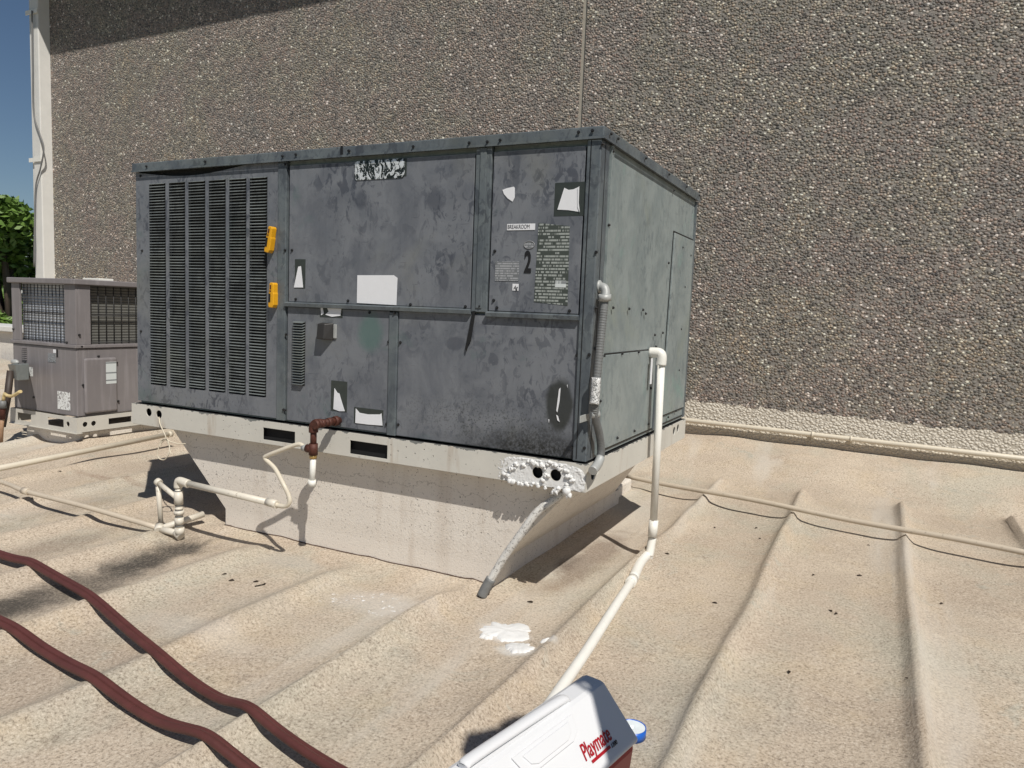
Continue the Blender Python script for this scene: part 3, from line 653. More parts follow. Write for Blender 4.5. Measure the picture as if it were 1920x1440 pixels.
# hanging black cord
MB().prism([at(a, c, 1, -0.012) for a, c in ((886, 583), (891, 583), (882, 640), (878, 645), (874, 659), (872, 655), (877, 630))], (0, 0.004, 0)).build('torn_gasket', 'black_ink', U)
# small side louver strip and vent hood
lv = MB(); n = 24
x0, x1, z0, z1 = -1.286, -1.224, 0.160, 0.420
MB().box(x0, x1, -0.0045, -0.0035, z0, z1).build('small_vent_backing', 'black', U)
for i in range(n):
    z = z1-i*(z1-z0)/n; h = (z1-z0)/n*0.6
    lv.prism([(x0, -0.004, z), (x0+0.006, -0.018, z-h), (x1-0.006, -0.018, z-h), (x1, -0.004, z)], (0, 0.001, -0.002))
lv.build('small_vent_louver', 'louver', U)
hd = at(603, 604, 1, -0.0); h2 = at(632, 637, 1, 0)
MB().quadbox([(-1.136, -0.040, 0.356), (-1.10, -0.040, 0.356), (-1.078, -0.003, 0.352), (-1.14, -0.003, 0.352), (-1.136, -0.034, 0.415), (-1.10, -0.034, 0.415), (-1.078, -0.003, 0.42), (-1.14, -0.003, 0.42)]).build('vent_hood', plain('brown_metal_hood', (0.03, 0.028, 0.027), 0.5), U, 0.003)
MB().box(-1.0765, -1.062, -0.010, -0.0035, 0.36, 0.415).build('hood_flange', 'galv', U, 0.002)

# spray foam round the right-hand holes
h3 = P0(1008, 886); h4 = P0(1042, 891)
def foam_h(x_, z_):
    u = (x_+0.16)/0.17; v = (z_+0.062)/0.055
    d = max(0.0, 1-(abs(u)**3+abs(v)**4))
    r1 = min(math.hypot(x_-h3[0], z_-h3[1]), math.hypot(x_-h4[0], z_-h4[1]))
    inner = sstep(0.022, 0.040, r1)
    nz = noise.noise(Vector((x_*70, z_*70, 0.5)))*0.5+0.5+0.5*noise.noise(Vector((x_*150, z_*150, 7)))
    rim = math.exp(-((d-0.22)/0.22)**2)
    fade = sstep(-0.34, -0.24, x_+0.05*noise.noise(Vector((x_*90, z_*90, 3))))
    return 0.75*fade*(d**0.4)*(0.0014+inner*max(0, nz)**1.5*(0.0022+0.0085*rim))
fm = MB(); NX, NZ = 190, 60; idx = {}
for j in range(NZ+1):
    for i in range(NX+1):
        x_ = -0.335+0.345*i/NX; z_ = -0.118+0.116*j/NZ
        fm.v.append((x_, -0.0203-foam_h(x_, z_), z_))
for j in range(NZ):
    for i in range(NX):
        x_ = -0.335+0.345*(i+.5)/NX; z_ = -0.118+0.116*(j+.5)/NZ
        if min(math.hypot(x_-h3[0], z_-h3[1]), math.hypot(x_-h4[0], z_-h4[1])) < 0.0205: continue
        if foam_h(x_, z_) < 0.0006 or z_ < -0.096+0.004*noise.noise(Vector((x_*60, 0, 0))): continue
        a = j*(NX+1)+i; fm.f.append((a, a+1, a+NX+2, a+NX+1)); fm.smooth.append(True)
fm.build('foam_coating', 'foam', U)
bl = MB(); rnd = random.Random(5)
rimpts = [(959, 902), (952, 893), (947, 886), (953, 880), (962, 876), (970, 871), (982, 872), (994, 868), (1004, 869), (1012, 874), (1020, 876), (1030, 868), (1040, 870), (1050, 876), (1060, 884), (1066, 892), (1072, 900), (1062, 912), (1060, 920), (1064, 928), (1045, 918), (1036, 922), (1022, 915), (1010, 911), (1000, 908), (986, 908), (975, 906), (1020, 900), (1024, 890)]
for x_, y_ in rimpts:
    for k in range(3):
        q = at(x_+rnd.uniform(-4, 4), y_+rnd.uniform(-3, 3), 1, -0.024)
        bl.sphere(q, rnd.uniform(0.004, 0.0095), 6, (1, 0.8, 0.9), 0.6)
bl.sphere(at(1062, 922, 1, -0.026), 0.013, 7, (1, 0.9, 1.1), 0.4); bl.tube([at(1062, 924, 1, -0.026), at(1063, 936, 1, -0.026)], [0.008, 0.002], 8); bl.tube([at(1042, 920, 1, -0.026), at(1045, 929, 1, -0.026)], [0.007, 0.002], 8)
bl.build('foam_beads', 'foam', U)

# ---------------------------------------------------------------- tapered curb under the unit
K = thing('tapered_curb', 'sprayed beige curb tapering down from the large unit to the roof', 'curb', (-1.06, 0.9, -0.6))
def gx(v): return v
fy = 0.045
MB().quadbox([(-1.735, fy+0.012, -0.60), (-0.36, fy+0.012, -0.60), (-0.36, 1.50, -0.60), (-1.735, 1.50, -0.60),
              (-1.735, fy+0.012, -0.444), (-0.36, fy+0.012, -0.444), (-0.36, 1.50, -0.444), (-1.735, 1.50, -0.444)]).build('curb_base', 'curb', K)
MB().quadbox([(-1.735, fy+0.012, -0.444), (-0.36, fy+0.012, -0.444), (-0.36, 1.42, -0.444), (-1.735, 1.42, -0.444),
              (-2.075, fy, -0.102), (-0.055, fy, -0.102), (-0.055, 0.93, -0.102), (-2.075, 0.93, -0.102)]).build('adapter', 'curb', K)
MB().box(-1.70, -0.395, 1.3, 1.84, -0.60, -0.455).build('rear_curb', 'curb', K, 0.01)

MB().tube([(-1.74+i*0.034, fy+0.0105, gh(-1.74+i*0.034, fy)+0.004+0.002*noise.noise(Vector((i*0.7, 0, 0)))) for i in range(41)], 0.0022, 5).build('seam_crack', plain('dark_crack', (0.10, 0.06, 0.04), 0.9), K)
# ---------------------------------------------------------------- yellow tools hanging at the louver edge
def tool(px0, py0, px1, py1, label, tilt):
    a = at(px0, py0, 1, -0.02); c = at(px1, py1, 1, -0.02)
    t = thing('magnetic_level', label, 'level', ((a.x+c.x)/2, -0.005, c.z), 'yellow tools stuck on the louvered panel')
    L_ = (a-c).length; u = (a-c).normalized(); r_ = Vector((u.z, 0, -u.x)); w2 = 0.016
    prof = [(-0.8, 0), (-1, 0.06), (-1, 0.55), (-0.85, 0.62), (-0.7, 0.95), (-0.45, 1.0), (0.55, 1.0), (0.85, 0.93), (0.85, 0.62), (1, 0.55), (1, 0.12), (0.55, 0.0)]
    MB().prism([Vector((0, -0.034, 0))+Vector((c.x, 0, c.z))+r_*w2*p_[0]*0.9+u*L_*p_[1] for p_ in prof], (0, 0.028, 0)).build('body', 'yellow', t, 0.003)
    o = Vector((c.x, -0.0355, c.z))
    def pt(a_, b_): return o+r_*w2*a_+u*L_*b_
    MB().prism([pt(-0.72, 0.22), pt(-0.12, 0.22), pt(-0.12, 0.56), pt(-0.72, 0.56)], (0, 0.0018, 0)).build('black_slot', 'black_ink', t)
    MB().prism([pt(-0.35, 0.74), pt(0.05, 0.74), pt(0.05, 0.90), pt(-0.35, 0.90)], (0, 0.0018, 0)).build('slot', 'rust', t)
    MB().prism([pt(-0.40, 0.63), pt(0.0, 0.63), pt(0.0, 0.69), pt(-0.40, 0.69)], (0, 0.0018, 0)).build('slot', 'rust', t)
tool(511, 425, 504, 474, 'upper yellow torpedo tool leaning on the louvered panel edge', 0.1)
tool(513, 530, 512, 577, 'lower yellow torpedo tool hanging upright on the louvered panel edge', 0)

# ---------------------------------------------------------------- conduit on the right side
C_ = thing('flexible_conduit', 'grey liquidtight conduit with pale elbow, strapped to the corner of the large unit', 'conduit', (0.03, 0.05, 0.1))
xx = 0.034
el = smooth_path([(0.006, at(1126, 537, 0, .01).y, at(1126, 537, 0, .01).z), at(1133, 540, 0, xx-.008), at(1136, 550, 0, xx), at(1134, 562, 0, xx)], 6)
MB().tube(el, 0.0145, 12).build('elbow', 'galv', C_)
MB().sphere(Vector(el[0]), 0.021, 8, (0.45, 1, 1)).build('elbow_flange', 'galv', C_)
ga = at(1134, 552, 0, xx); gb = at(1134, 564, 0, xx); MB().tube([ga, gb], 0.021, 14).build('gland_nut', 'galv', C_)
pa = smooth_path([at(x_, y_, 0, xx) for x_, y_ in ((1134, 562), (1129, 610), (1124, 660), (1119, 715), (1115, 765), (1118, 790), (1124, 815), (1127, 845), (1123, 868), (1112, 884))], 10)
MB().tube(pa, 0.0130, 12).build('hose', 'conduit', C_)
rg = MB()
for i in range(4, len(pa)-2, 1):
    t_ = (pa[i+1]-pa[i-1]).normalized(); rg.tube([pa[i]-t_*0.0022, pa[i]+t_*0.0016], 0.0134, 10)
rg.build('hose_ribs', 'conduit', C_)
wp = smooth_path([at(x_, y_, 0, xx+0.0025) for x_, y_ in ((1118, 708), (1116, 740), (1114, 758))], 6)
MB().tube(wp, 0.0155, 12).build('white_overspray', mat_flake('white_overspray_paint', (0.16, 0.165, 0.165), (0.75, 0.75, 0.74), 120, 0.48), C_)
MB().tube([at(1108, 778, 0, xx-.01), at(1123, 776, 0, xx+.01)], 0.012, 10).build('clamp', 'galv', C_)
MB().box(0.0042, 0.0072, pa[40].y-0.055, pa[40].y+0.03, at(1115, 779, 0, .01).z-0.012, at(1115, 779, 0, .01).z+0.012).build('clamp_strap', 'galv', C_, 0.002)
wp = smooth_path([at(x_, y_, 0, xx+0.006) for x_, y_ in ((1126, 858), (1121, 870), (1111, 883))], 6)
MB().tube(wp, 0.0152, 12).build('taped_end', 'galv', C_)

# lower whip from the rail down to the roof along the curb edge
L2 = thing('liquidtight_whip', 'pale paint spattered whip running diagonally down from rail corner to roof', 'conduit', (-0.4, 0.02, -0.54))
pts = [at(1058, 922, 1, 0.06), at(1035, 938, 1, 0.03), at(1005, 962, 1, 0.01), at(975, 1003, 1, -0.005), at(945, 1045, 1, -0.012), at(927, 1075, 1, -0.02), at(912, 1100, 1, -0.03), at(903, 1118, 1, -0.04)]
sp_ = smooth_path(pts, 8)
MB().tube(sp_, 0.0145, 12).build('hose', mat_flake('paint_spattered_grey_hose', (0.30, 0.29, 0.275), (0.66, 0.65, 0.62), 70, 0.43), L2)
MB().tube(sp_[-14:], 0.0185, 12).build('dark_sleeve', 'conduit', L2)

# ---------------------------------------------------------------- white PVC drain on the right
Pv = thing('drain_pipe', 'tall white PVC pipe rising beside the right face, then running to the cooler', 'pipe', (0.05, 0.68, -0.54))
px = 0.056
vt = [at(1241, 662, 0, px), at(1240, 690, 0, px), at(1232, 850, 0, px), at(1225, 985, 0, px)]
MB().tube([vt[0]+Vector((0, 0, -0.006)), vt[3]], 0.0155, 16).build('riser', 'pvc_white', Pv)
MB().tube(smooth_path([(0.006, vt[0].y, vt[0].z), (px-0.012, vt[0].y, vt[0].z), (px, vt[0].y, vt[0].z-0.014), (px, vt[0].y, vt[0].z-0.05)], 6), 0.0205, 16).build('elbow', 'pvc_white', Pv)
e1 = at(1223, 1008, 0, px-0.002); e2 = at(1217, 1042, 2, -0.505); e3 = at(1199, 1058, 2, -0.506); e4 = at(1187, 1085, 2, -0.508)
MB().tube([at(1226, 975, 0, px), at(1223, 1006, 0, px)], 0.0195, 16).build('coupling', 'pvc_white', Pv)
MB().tube(smooth_path([e1, (e1+e2)/2+Vector((0, 0, -.005)), e2], 6), 0.0175, 14).build('bend', 'pvc_white', Pv)
MB().tube(smooth_path([e2+Vector((0.003, 0.012, -.004)), e2+Vector((-0.01, -0.01, 0.0)), e3, e4], 6), 0.0195, 14).build('elbow', 'pvc_white', Pv)
run = [e4, at(1150, 1142, 2, -0.505), at(1100, 1220, 2, -0.505), at(1045, 1300, 2, -0.505), at(1000, 1366, 2, -0.505)]
MB().tube(smooth_path(run, 6), 0.0160, 16).build('run', 'pvc_white', Pv)
MB().tube([e4, e4+(run[1]-e4).normalized()*0.05], 0.0205, 16).build('coupling', 'pvc_white', Pv)
MB().box(px-0.035, px-0.033, vt[0].y-0.030, vt[0].y-0.008, 0.22, 0.325).build('paper_tag', 'white', Pv)

# ---------------------------------------------------------------- gas pipe and drip leg
G = thing('gas_pipe', 'rusty red gas pipe elbowing out of the cabinet with white drip leg', 'pipe', (-1.05, 0, 0.03))
gy = -0.115
g0 = Vector(at(637, 788, 1, -0.01)); g1 = Vector(at(597, 795, 1, gy)); g2 = Vector(at(588, 800, 1, gy)); g3 = at(586, 842, 1, gy); g4 = at(584, 858, 1, gy)
MB().tube([g0+Vector((0, 0.0, 0)), g1], 0.0135, 12).build('pipe', 'rust', G)
dirv = (g1-g0).normalized()
for t_, rr_ in ((0.012, 0.020), (0.045, 0.0175), (0.078, 0.0165), (0.108, 0.019)): MB().tube([g0+dirv*t_, g0+dirv*(t_+0.018)], rr_, 8).build('union_nut', 'rust', G)
gm = Vector((g2.x, gy, g1.z)); g3.x = gm.x; g4.x = gm.x; g3.y = g4.y = gy
MB().tube(smooth_path([g1-dirv*0.015, g1*0.5+gm*0.5, gm+Vector((0, 0, -.012)), gm+Vector((0, 0, -0.035))], 6), 0.018, 12).build('elbow', 'rust', G)
MB().tube([gm, g3], 0.0125, 12).build('pipe', 'rust', G)
MB().tube([g3+Vector((0, 0, 0.022)), g3+Vector((0, 0, -0.022))], 0.0175, 12).build('tee', 'rust', G)
MB().tube([g3+Vector((0, 0, -0.0)), g3+Vector((-0.032, 0, 0.0))], 0.0165, 12).build('tee_branch', 'rust', G)
MB().tube([g3+Vector((0, 0, -0.022)), g3+Vector((0, 0, -0.036))], 0.0145, 8).build('fitting', 'brass', G)
de = at(582, 905, 1, gy); de.x = gm.x-0.004
MB().tube([g3+Vector((0, 0, -0.034)), de], 0.0118, 12).build('drip_leg', 'pvc_white', G)
MB().tube([de+Vector((0, 0, 0.012)), de+Vector((0, 0, -0.012))], 0.0155, 12).build('cap', 'pvc_white', G)

# flexible cream line + trap assembly
T = thing('condensate_trap', 'speckled off white PVC trap of vertical and level pipes left of the curb', 'pipe', (-1.73, -0.18, -0.54))
TY = -0.17
t_top = at(334, 908, 1, TY); t_bot = at(341, 1003, 1, TY); t_bot.x = t_top.x+0.008
def tb(a, c, r_=0.0115, nm='pipe', m_='pvc_dirty', n=12): return MB().tube([a, c], r_, n).build(nm, m_, T)
tb(t_top, t_bot, 0.0135, 'riser')
for f0, f1, r_ in ((0.14, 0.40, 0.0185), (0.46, 0.50, 0.0165), (0.52, 0.60, 0.0205), (0.66, 0.80, 0.0185), (0.86, 1.0, 0.0195)):
    tb(t_top.lerp(t_bot, f0), t_top.lerp(t_bot, f1), r_, 'coupling')
for f0 in (0.12, 0.41, 0.51, 0.63, 0.82): tb(t_top.lerp(t_bot, f0), t_top.lerp(t_bot, f0+0.012), 0.0165, 'joint_ring', 'conduit')
j1 = at(512, 944, 1, TY); h0 = at(343, 902, 1, TY); h0.z = t_top.z+0.012
MB().tube(smooth_path([t_top+Vector((0, 0, -0.015)), t_top+Vector((0.001, 0, 0.006)), t_top+Vector((0.012, 0, 0.016)), h0+Vector((0.035, 0, -0.002))], 6), 0.0175, 12).build('elbow', 'pvc_dirty', T)
tb(h0, j1, 0.0135, 'level_pipe')
tb(j1+Vector((-0.03, 0, 0.0025)), j1+Vector((0.02, 0, -0.0015)), 0.0165, 'coupling')
# side loop towards the back left
la = at(296, 904, 1, TY+0.02); lb = t_top.lerp(t_bot, 0.30); tb(la, lb, 0.0105, 'pipe')
tb(la+Vector((-0.006, 0, 0.004)), la+Vector((0.012, 0, -0.004)), 0.0165, 'elbow')
lc = at(302, 985, 2, -0.50); tb(la, lc, 0.0105, 'pipe')
ld = at(299, 992, 2, -0.502); tb(ld+Vector((-0.012, 0.01, 0.006)), ld+Vector((0.012, -0.01, -0.006)), 0.021, 'tee')
tb(ld, t_bot+Vector((0, 0, 0.004)), 0.014, 'pipe'); tb(t_bot+Vector((-0.02, 0, 0.008)), t_bot+Vector((0.008, 0, -0.008)), 0.019, 'elbow')
le = at(381, 964, 2, -0.475); tb(ld, le, 0.0145, 'stub_pipe')
# incoming long pipe over the ribs
lp0 = at(-140, 866, 2, -0.468); lp1 = ld
A2 = thing('condensate_line', 'thin tan pipe crossing the roof ribs from the left edge to the trap', 'pipe', tuple(lp0))
MB().tube(smooth_path([lp0, at(0, 903, 2, -0.467), at(48, 921, 2, -0.466), at(160, 950, 2, -0.468), lp1+Vector((-0.01, 0, 0.004))], 6), 0.0115, 10).build('pipe', 'coated', A2)
cc = at(48, 921, 2, -0.466); MB().tube([cc+Vector((-0.02, 0, 0)), cc+Vector((0.025, 0, 0))], 0.0165, 10).build('coupling', 'coated', A2)
A1 = thing('upper_drain_line', 'straight pale pipe running from the left edge behind the trap to the curb', 'pipe', tuple(at(0, 880, 2, -0.45)))
q0 = at(-200, 918, 2, -0.45); q1 = at(319, 814, 2, -0.44)
MB().tube([q0, q1], 0.0165, 14).build('pipe', 'pvc', A1)
MB().tube([q1-(q1-q0).normalized()*0.02, q1+(q1-q0).normalized()*0.01], 0.021, 14).build('end_cap', 'pvc', A1)

Fx = thing('flexible_gas_line', 'bent cream tube linking the rusty tee to the level trap pipe', 'pipe', (-1.2, -0.15, -0.3))
fp = smooth_path([g3+Vector((-0.04, 0, -0.001)), at(560, 833, 1, gy), at(530, 843, 1, gy-0.01), at(500, 855, 1, gy-0.015), at(498, 861, 1, gy-0.015), at(515, 878, 1, gy-0.02), at(530, 905, 1, TY), at(541, 928, 1, TY), at(543, 941, 1, TY), at(536, 949, 1, TY), at(522, 948, 1, TY), j1+Vector((0.015, 0, -0.001))], 6)
MB().tube(fp, 0.0088, 10).build('tube', 'pvc', Fx)
MB().tube([g3+Vector((-0.030, 0, 0)), g3+Vector((-0.052, 0, -0.001))], 0.0135, 8).build('galvanised_nut', 'galv', Fx)

# loose wire at the left end of the rail
Wr = thing('loose_wire', 'tangled thin cream wire dangling from the hole at the left rail end', 'wire', tuple(at(298, 784, 1, -0.02)))
wq = [(298, 782, -.02), (300, 795, -.03), (306, 808, -.04), (311, 822, -.04), (303, 830, -.04), (296, 845, -.05), (297, 858, -.05), (308, 862, -.05), (316, 852, -.05), (318, 838, -.04), (312, 824, -.03), (320, 828, -.02), (334, 832, 0.0), (348, 832, 0.01)]
MB().tube(smooth_path([at(a, c, 1, d) for a, c, d in wq], 8), 0.0026, 6).build('strand', 'beige_wire', Wr)
wq = [(311, 822, -.04), (302, 826, -.045), (299, 838, -.05), (305, 826, -.04), (314, 824, -.035), (318, 840, -.04), (321, 852, -.045)]
MB().tube(smooth_path([at(a, c, 1, d) for a, c, d in wq], 8), 0.0024, 6).build('strand', 'beige_wire', Wr)

# ---------------------------------------------------------------- conduits towards and along the wall
Rc = thing('roof_conduit', 'long tan conduit lying across the seam ends right of the large unit', 'conduit', tuple(at(1200, 900, 2, -0.465)))
r0 = at(1175, 893, 2, -0.462); r1 = at(1990, 1050, 2, -0.455)
mid = [r0.lerp(r1, k_/10)+Vector((0, 0, -0.004*math.sin(k_*1.3))) for k_ in range(11)]
MB().tube(smooth_path(mid, 4), 0.0135, 12).build('pipe', 'coated', Rc)
Wc = thing('wall_conduit', 'cream conduit strapped along the foot of the pebble wall', 'conduit', (0, WALLY-0.03, -0.22))
zA = at(1280, 787, 1, WALLY-0.03); zB = at(1920, 860, 1, WALLY-0.03); dv = (zB-zA)/(zB.x-zA.x)
MB().tube([zA+dv*(-3.5), zA+dv*0.8, zA+dv*1.5, zB+dv*2.5], 0.0165, 12).build('pipe', 'pvc', Wc)
for s_ in (-2.0, -0.5, 0.88, 1.12, 2.6, 3.4):
    p = zA+dv*s_; MB().tube([p, p+dv*0.012], 0.0215, 12).build('strap', 'pvc', Wc)
    MB().box(p.x, p.x+0.014, WALLY-0.02, WALLY+0.012, p.z-0.045, p.z+0.0).build('strap_foot', 'pvc', Wc)

# ---------------------------------------------------------------- dark red hoses
def hose(pxs, label):
    P = [at(x_, y_, 2, -0.485) for x_, y_ in pxs]
    t = thing('rubber_hose', label, 'hose', (P[0].x, P[0].y, -0.52), 'dark red hoses laid over the roof')
    path = smooth_path([(p.x, p.y, 0) for p in P], 40)
    zs = []
    N = len(path)
    raw = [gh(p.x, p.y) for p in path]
    W_ = 20
    mx = [max(raw[max(0, i-W_):i+W_+1]) for i in range(N)]
    av = [0.25*raw[i]+0.75*sum(mx[max(0, i-W_):i+W_+1])/len(mx[max(0, i-W_):i+W_+1]) for i in range(N)]
    for _ in range(3): av = [sum(av[max(0, i-7):i+8])/len(av[max(0, i-7):i+8]) for i in range(N)]
    av = [max(av[i], raw[i]) for i in range(N)]
    for _ in range(2): av = [sum(av[max(0, i-6):i+7])/len(av[max(0, i-6):i+7]) for i in range(N)]
    pts = [Vector((p.x, p.y, z+0.0135)) for p, z in zip(path, av)]
    a_, b_ = [], []
    for i, p in enumerate(pts):
        tt = (pts[min(i+1, N-1)]-pts[max(i-1, 0)]).normalized(); n_ = tt.cross(Vector((0, 0, 1))).normalized(); tw = 0.35*math.sin(i*0.02)
        n_ = Matrix.Rotation(tw, 3, tt) @ n_
        p = p-Vector((0, 0, 0.002)); a_.append(p+n_*0.0074); b_.append(p-n_*0.0074)
    MB().tube(a_, 0.0098, 12).build('hose_strand', 'hose', t); MB().tube(b_, 0.0098, 12).build('hose_strand', 'hose', t)
hose([(-120, 985), (0, 1028), (70, 1055), (165, 1112), (290, 1212), (400, 1285), (480, 1335), (640, 1440), (800, 1560)], 'upper dark red twin hose snaking from left edge past the trap')
hose([(-160, 1085), (0, 1158), (90, 1205), (180, 1262), (290, 1325), (390, 1380), (510, 1448), (650, 1560)], 'lower dark red twin hose crossing the bottom left corner of the roof')

# ---------------------------------------------------------------- foam residue on the roof and leaf scraps
def patch(px0, py0, r_, seed, label, elong=1.0, ang=0.0):
    c = at(px0, py0, 2, -0.53); b = MB(); n = 64; rings = 10
    vs = [(c.x, c.y)]; V = [(c.x, c.y, gh(c.x, c.y)+0.009)]
    for j in range(1, rings+1):
        for i in range(n):
            an = 2*math.pi*i/n; rr_ = r_*j/rings*(1+0.55*noise.noise(Vector((math.cos(an)*1.6, math.sin(an)*1.6, seed)))+0.22*noise.noise(Vector((math.cos(an)*6, math.sin(an)*6, seed+3))))
            dx, dy = rr_*math.cos(an)*elong, rr_*math.sin(an)
            x_ = c.x+dx*math.cos(ang)-dy*math.sin(ang); y_ = c.y+dx*math.sin(ang)+dy*math.cos(ang)
            hz = 0.008*(1-(j/rings)**3)+0.003*noise.noise(Vector((x_*60, y_*60, 2)))*(1-(j/rings)**4)
            V.append((x_, y_, gh(x_, y_)+hz+(0.0012 if j < rings else -0.002)))
    b.v = V
    for i in range(n): b.f.append((0, 1+i, 1+(i+1) % n)); b.smooth.append(True)
    for j in range(rings-1):
        for i in range(n):
            a_ = 1+j*n+i; c_ = 1+j*n+(i+1) % n; b.f.append((a_, a_+n, c_+n, c_)); b.smooth.append(True)
    tag(b.build('foam_patch', 'foam', fix=False), label, 'foam patch', 'white foam residue on the roof')
patch(950, 1180, 0.068, 1.3, 'largest blob of dried white foam on the roof below the whip', 1.25, 0.4)
patch(970, 1213, 0.040, 4.4, 'smaller white foam smear touching the underside of the largest blob', 1.2, 0.2)
patch(912, 1190, 0.014, 7.1, 'tiny white foam splash just left of the largest blob', 1.5, 0.2)
patch(1022, 1206, 0.012, 9.1, 'tiny white foam splash just right of the largest blob', 1.3, 1.2)
lf = None
SCR = {(1250, 1045): 'dark leaf scrap just right of the bend at the foot of the PVC riser', (915, 1122): 'dark leaf scrap just right of the whip sleeve on the roof', (994, 1133): 'dark leaf scrap between the whip sleeve and the PVC run',
       (112, 892): 'dark leaf scrap between the two pipes at the left edge', (1765, 1132): 'lone dark leaf scrap right of the third roof rib', (1418, 990): 'dark leaf scrap right of the roof rib, just under the conduit shadow',
       (60, 945): 'dark leaf scrap just below the thin tan pipe at the left edge', (1700, 1290): 'dark leaf scrap lying against the rib at lower right', (1480, 1260): 'dark leaf scrap alone in the lower bay between two ribs',
       (421, 1081): 'dark leaf scrap nearest the trap, leftmost of the four below the curb', (434, 1093): 'second leaf scrap from the trap, below the curb', (480, 1096): 'dark leaf scrap touching the dark twig from the left',
       (1558, 1144): 'left one of the pair of leaf scraps in the middle bay', (1568, 1149): 'right one of the pair of leaf scraps in the middle bay', (1628, 1025): 'dark leaf scrap in the middle bay nearest the conduit shadow'}
for x_, y_ in ((1340, 990), (1418, 990), (1424, 1012), (1628, 1025), (1525, 1078), (1611, 1080), (1558, 1144), (1568, 1149), (1765, 1132), (1250, 1045), (915, 1122), (994, 1133), (480, 1096), (496, 1100), (421, 1081), (434, 1093), (1340, 1130), (112, 892), (1700, 1290), (1480, 1260), (60, 945)):
    p = at(x_, y_, 2, -0.54); p.z = gh(p.x, p.y)+0.002
    if lf is None:
        lf = MB().prism([(-0.010, -0.003, 0), (-0.002, -0.005, 0.002), (0.011, -0.001, 0), (0.003, 0.004, 0.003), (-0.007, 0.003, 0)], (0, 0, 0.002)).build('leaf_scrap', plain('dry_dark_leaf', (0.03, 0.018, 0.010), 0.8))
        tag(lf, 'small dark dry leaf scrap lying on the tan roof coating', 'leaf scrap', 'leaf scraps scattered over the roof'); o = lf
    else: o = lf.copy(); COL.objects.link(o)
    o['label'] = SCR.get((x_, y_), o['label'])
    o.location = p; o.rotation_euler.z = random.uniform(0, 6); s_ = random.uniform(0.6, 1.1); o.scale = (s_, s_, s_)
tw = [at(478, 1100, 2, -0.53), at(487, 1098, 2, -0.53), at(497, 1096, 2, -0.53)]
tag(MB().tube([Vector((p.x, p.y, gh(p.x, p.y)+0.003)) for p in tw], 0.0022, 6).build('twig', plain('dark_twig', (0.02, 0.015, 0.01), 0.8)), 'short dark twig lying on the roof in front of the curb', 'twig')

# ---------------------------------------------------------------- cooler and tape roll
ax = Vector((-0.19, -0.982, 0)).normalized(); pr = Vector((-ax.y, ax.x, 0))   # ax: along the cooler towards the camera, pr: to its right
Kp = at(1193, 1388, 2, -0.27); g_ = G0+0.006
C = thing('cooler', 'white and red picnic cooler with sloping lid at the bottom edge of the photo', 'cooler', (Kp.x-pr.x*0.12, Kp.y-pr.y*0.12, g_))
base = Kp-pr*0.125; base.z = 0
def cx(s_, t_, z_): q = base+ax*s_+pr*t_; return Vector((q.x, q.y, z_))
Lc = 0.41; zk = Kp.z; zt = -0.184
body = MB().quadbox([cx(0.018, -0.05, g_), cx(0.018, 0.105, g_), cx(Lc-0.018, 0.105, g_), cx(Lc-0.018, -0.05, g_), cx(0, -0.050, zk-0.0045), cx(0, 0.125, zk-0.0045), cx(Lc, 0.125, zk-0.0045), cx(Lc, -0.050, zk-0.0045)]).build('body', 'red', C, 0.010)
prof = [(0.127, zk-0.004), (0.127, zk+0.003), (0.052, zt-0.004), (0.044, zt-0.001), (0.014, zt-0.001), (0.006, zt-0.005), (-0.052, zk+0.004), (-0.052, zk-0.004)]
lid = MB().prism([cx(-0.004, t_, z_) for t_, z_ in prof], ax*(Lc+0.008)).build('lid', 'cooler', C, 0.009)
sl_ = (cx(0, 0.052, zt-0.004)-cx(0, 0.127, zk+0.004)).normalized(); nrm = sl_.cross(ax).normalized()
if nrm.dot(pr) < 0: nrm = -nrm
def sf(s_, h_, e=0.0): return cx(s_, 0.127, zk+0.004)+sl_*h_+nrm*e
# raised grip moulding and recess on the lid slope
SL = (cx(0, 0.052, zt-0.004)-cx(0, 0.127, zk+0.004)).length
MB().prism([sf(0.12, SL*0.92, 0.0006), sf(0.13, SL*0.66, 0.0006), sf(0.15, SL*0.58, 0.0006), sf(0.26, SL*0.58, 0.0006), sf(0.28, SL*0.66, 0.0006), sf(0.29, SL*0.92, 0.0006)], nrm*0.003).build('lid_panel', 'cooler', lid, 0.0014)
MB().prism([sf(0.14, SL*0.86, 0.0030), sf(0.148, SL*0.70, 0.0030), sf(0.163, SL*0.64, 0.0030), sf(0.247, SL*0.64, 0.0030), sf(0.262, SL*0.70, 0.0030), sf(0.27, SL*0.86, 0.0030)], nrm*0.003).build('release_button', 'cooler', lid, 0.002)
# swing handle
hp = [cx(0.012, 0.028, zk+0.01), cx(0.012, 0.028, zt-0.02), cx(0.10, 0.033, zt-0.002), cx(0.13, 0.033, zt+0.005), cx(Lc-0.07, 0.030, zt+0.008), cx(Lc-0.04, 0.030, zt+0.004), cx(Lc-0.012, 0.03, zt-0.02)]
hh = MB(); P_ = smooth_path(hp[2:6], 6)
hh.tube(P_, 0.011, 10, sy=0.6); hh.build('handle', 'cooler', C)
u_ = -ax
text('Playmate', 0.037, tuple(sf(0.148, 0.027, 0.0006)), (u_, sl_), 'red', 'logo_lettering', C, extrude=0.0004, shear=0.30, bold=0.0004, sx=0.66)
MB().prism([sf(0.135, 0.0175, 0.0006), sf(0.076, 0.0175, 0.0006), sf(0.076, 0.0225, 0.0006), sf(0.135, 0.0225, 0.0006)], nrm*0.0006).build('logo_underline', 'red', C)
text('1200', 0.010, tuple(sf(0.074, 0.0155, 0.0006)), (u_, sl_), 'black_ink', 'small_lettering', C, extrude=0.0004, shear=0.3)
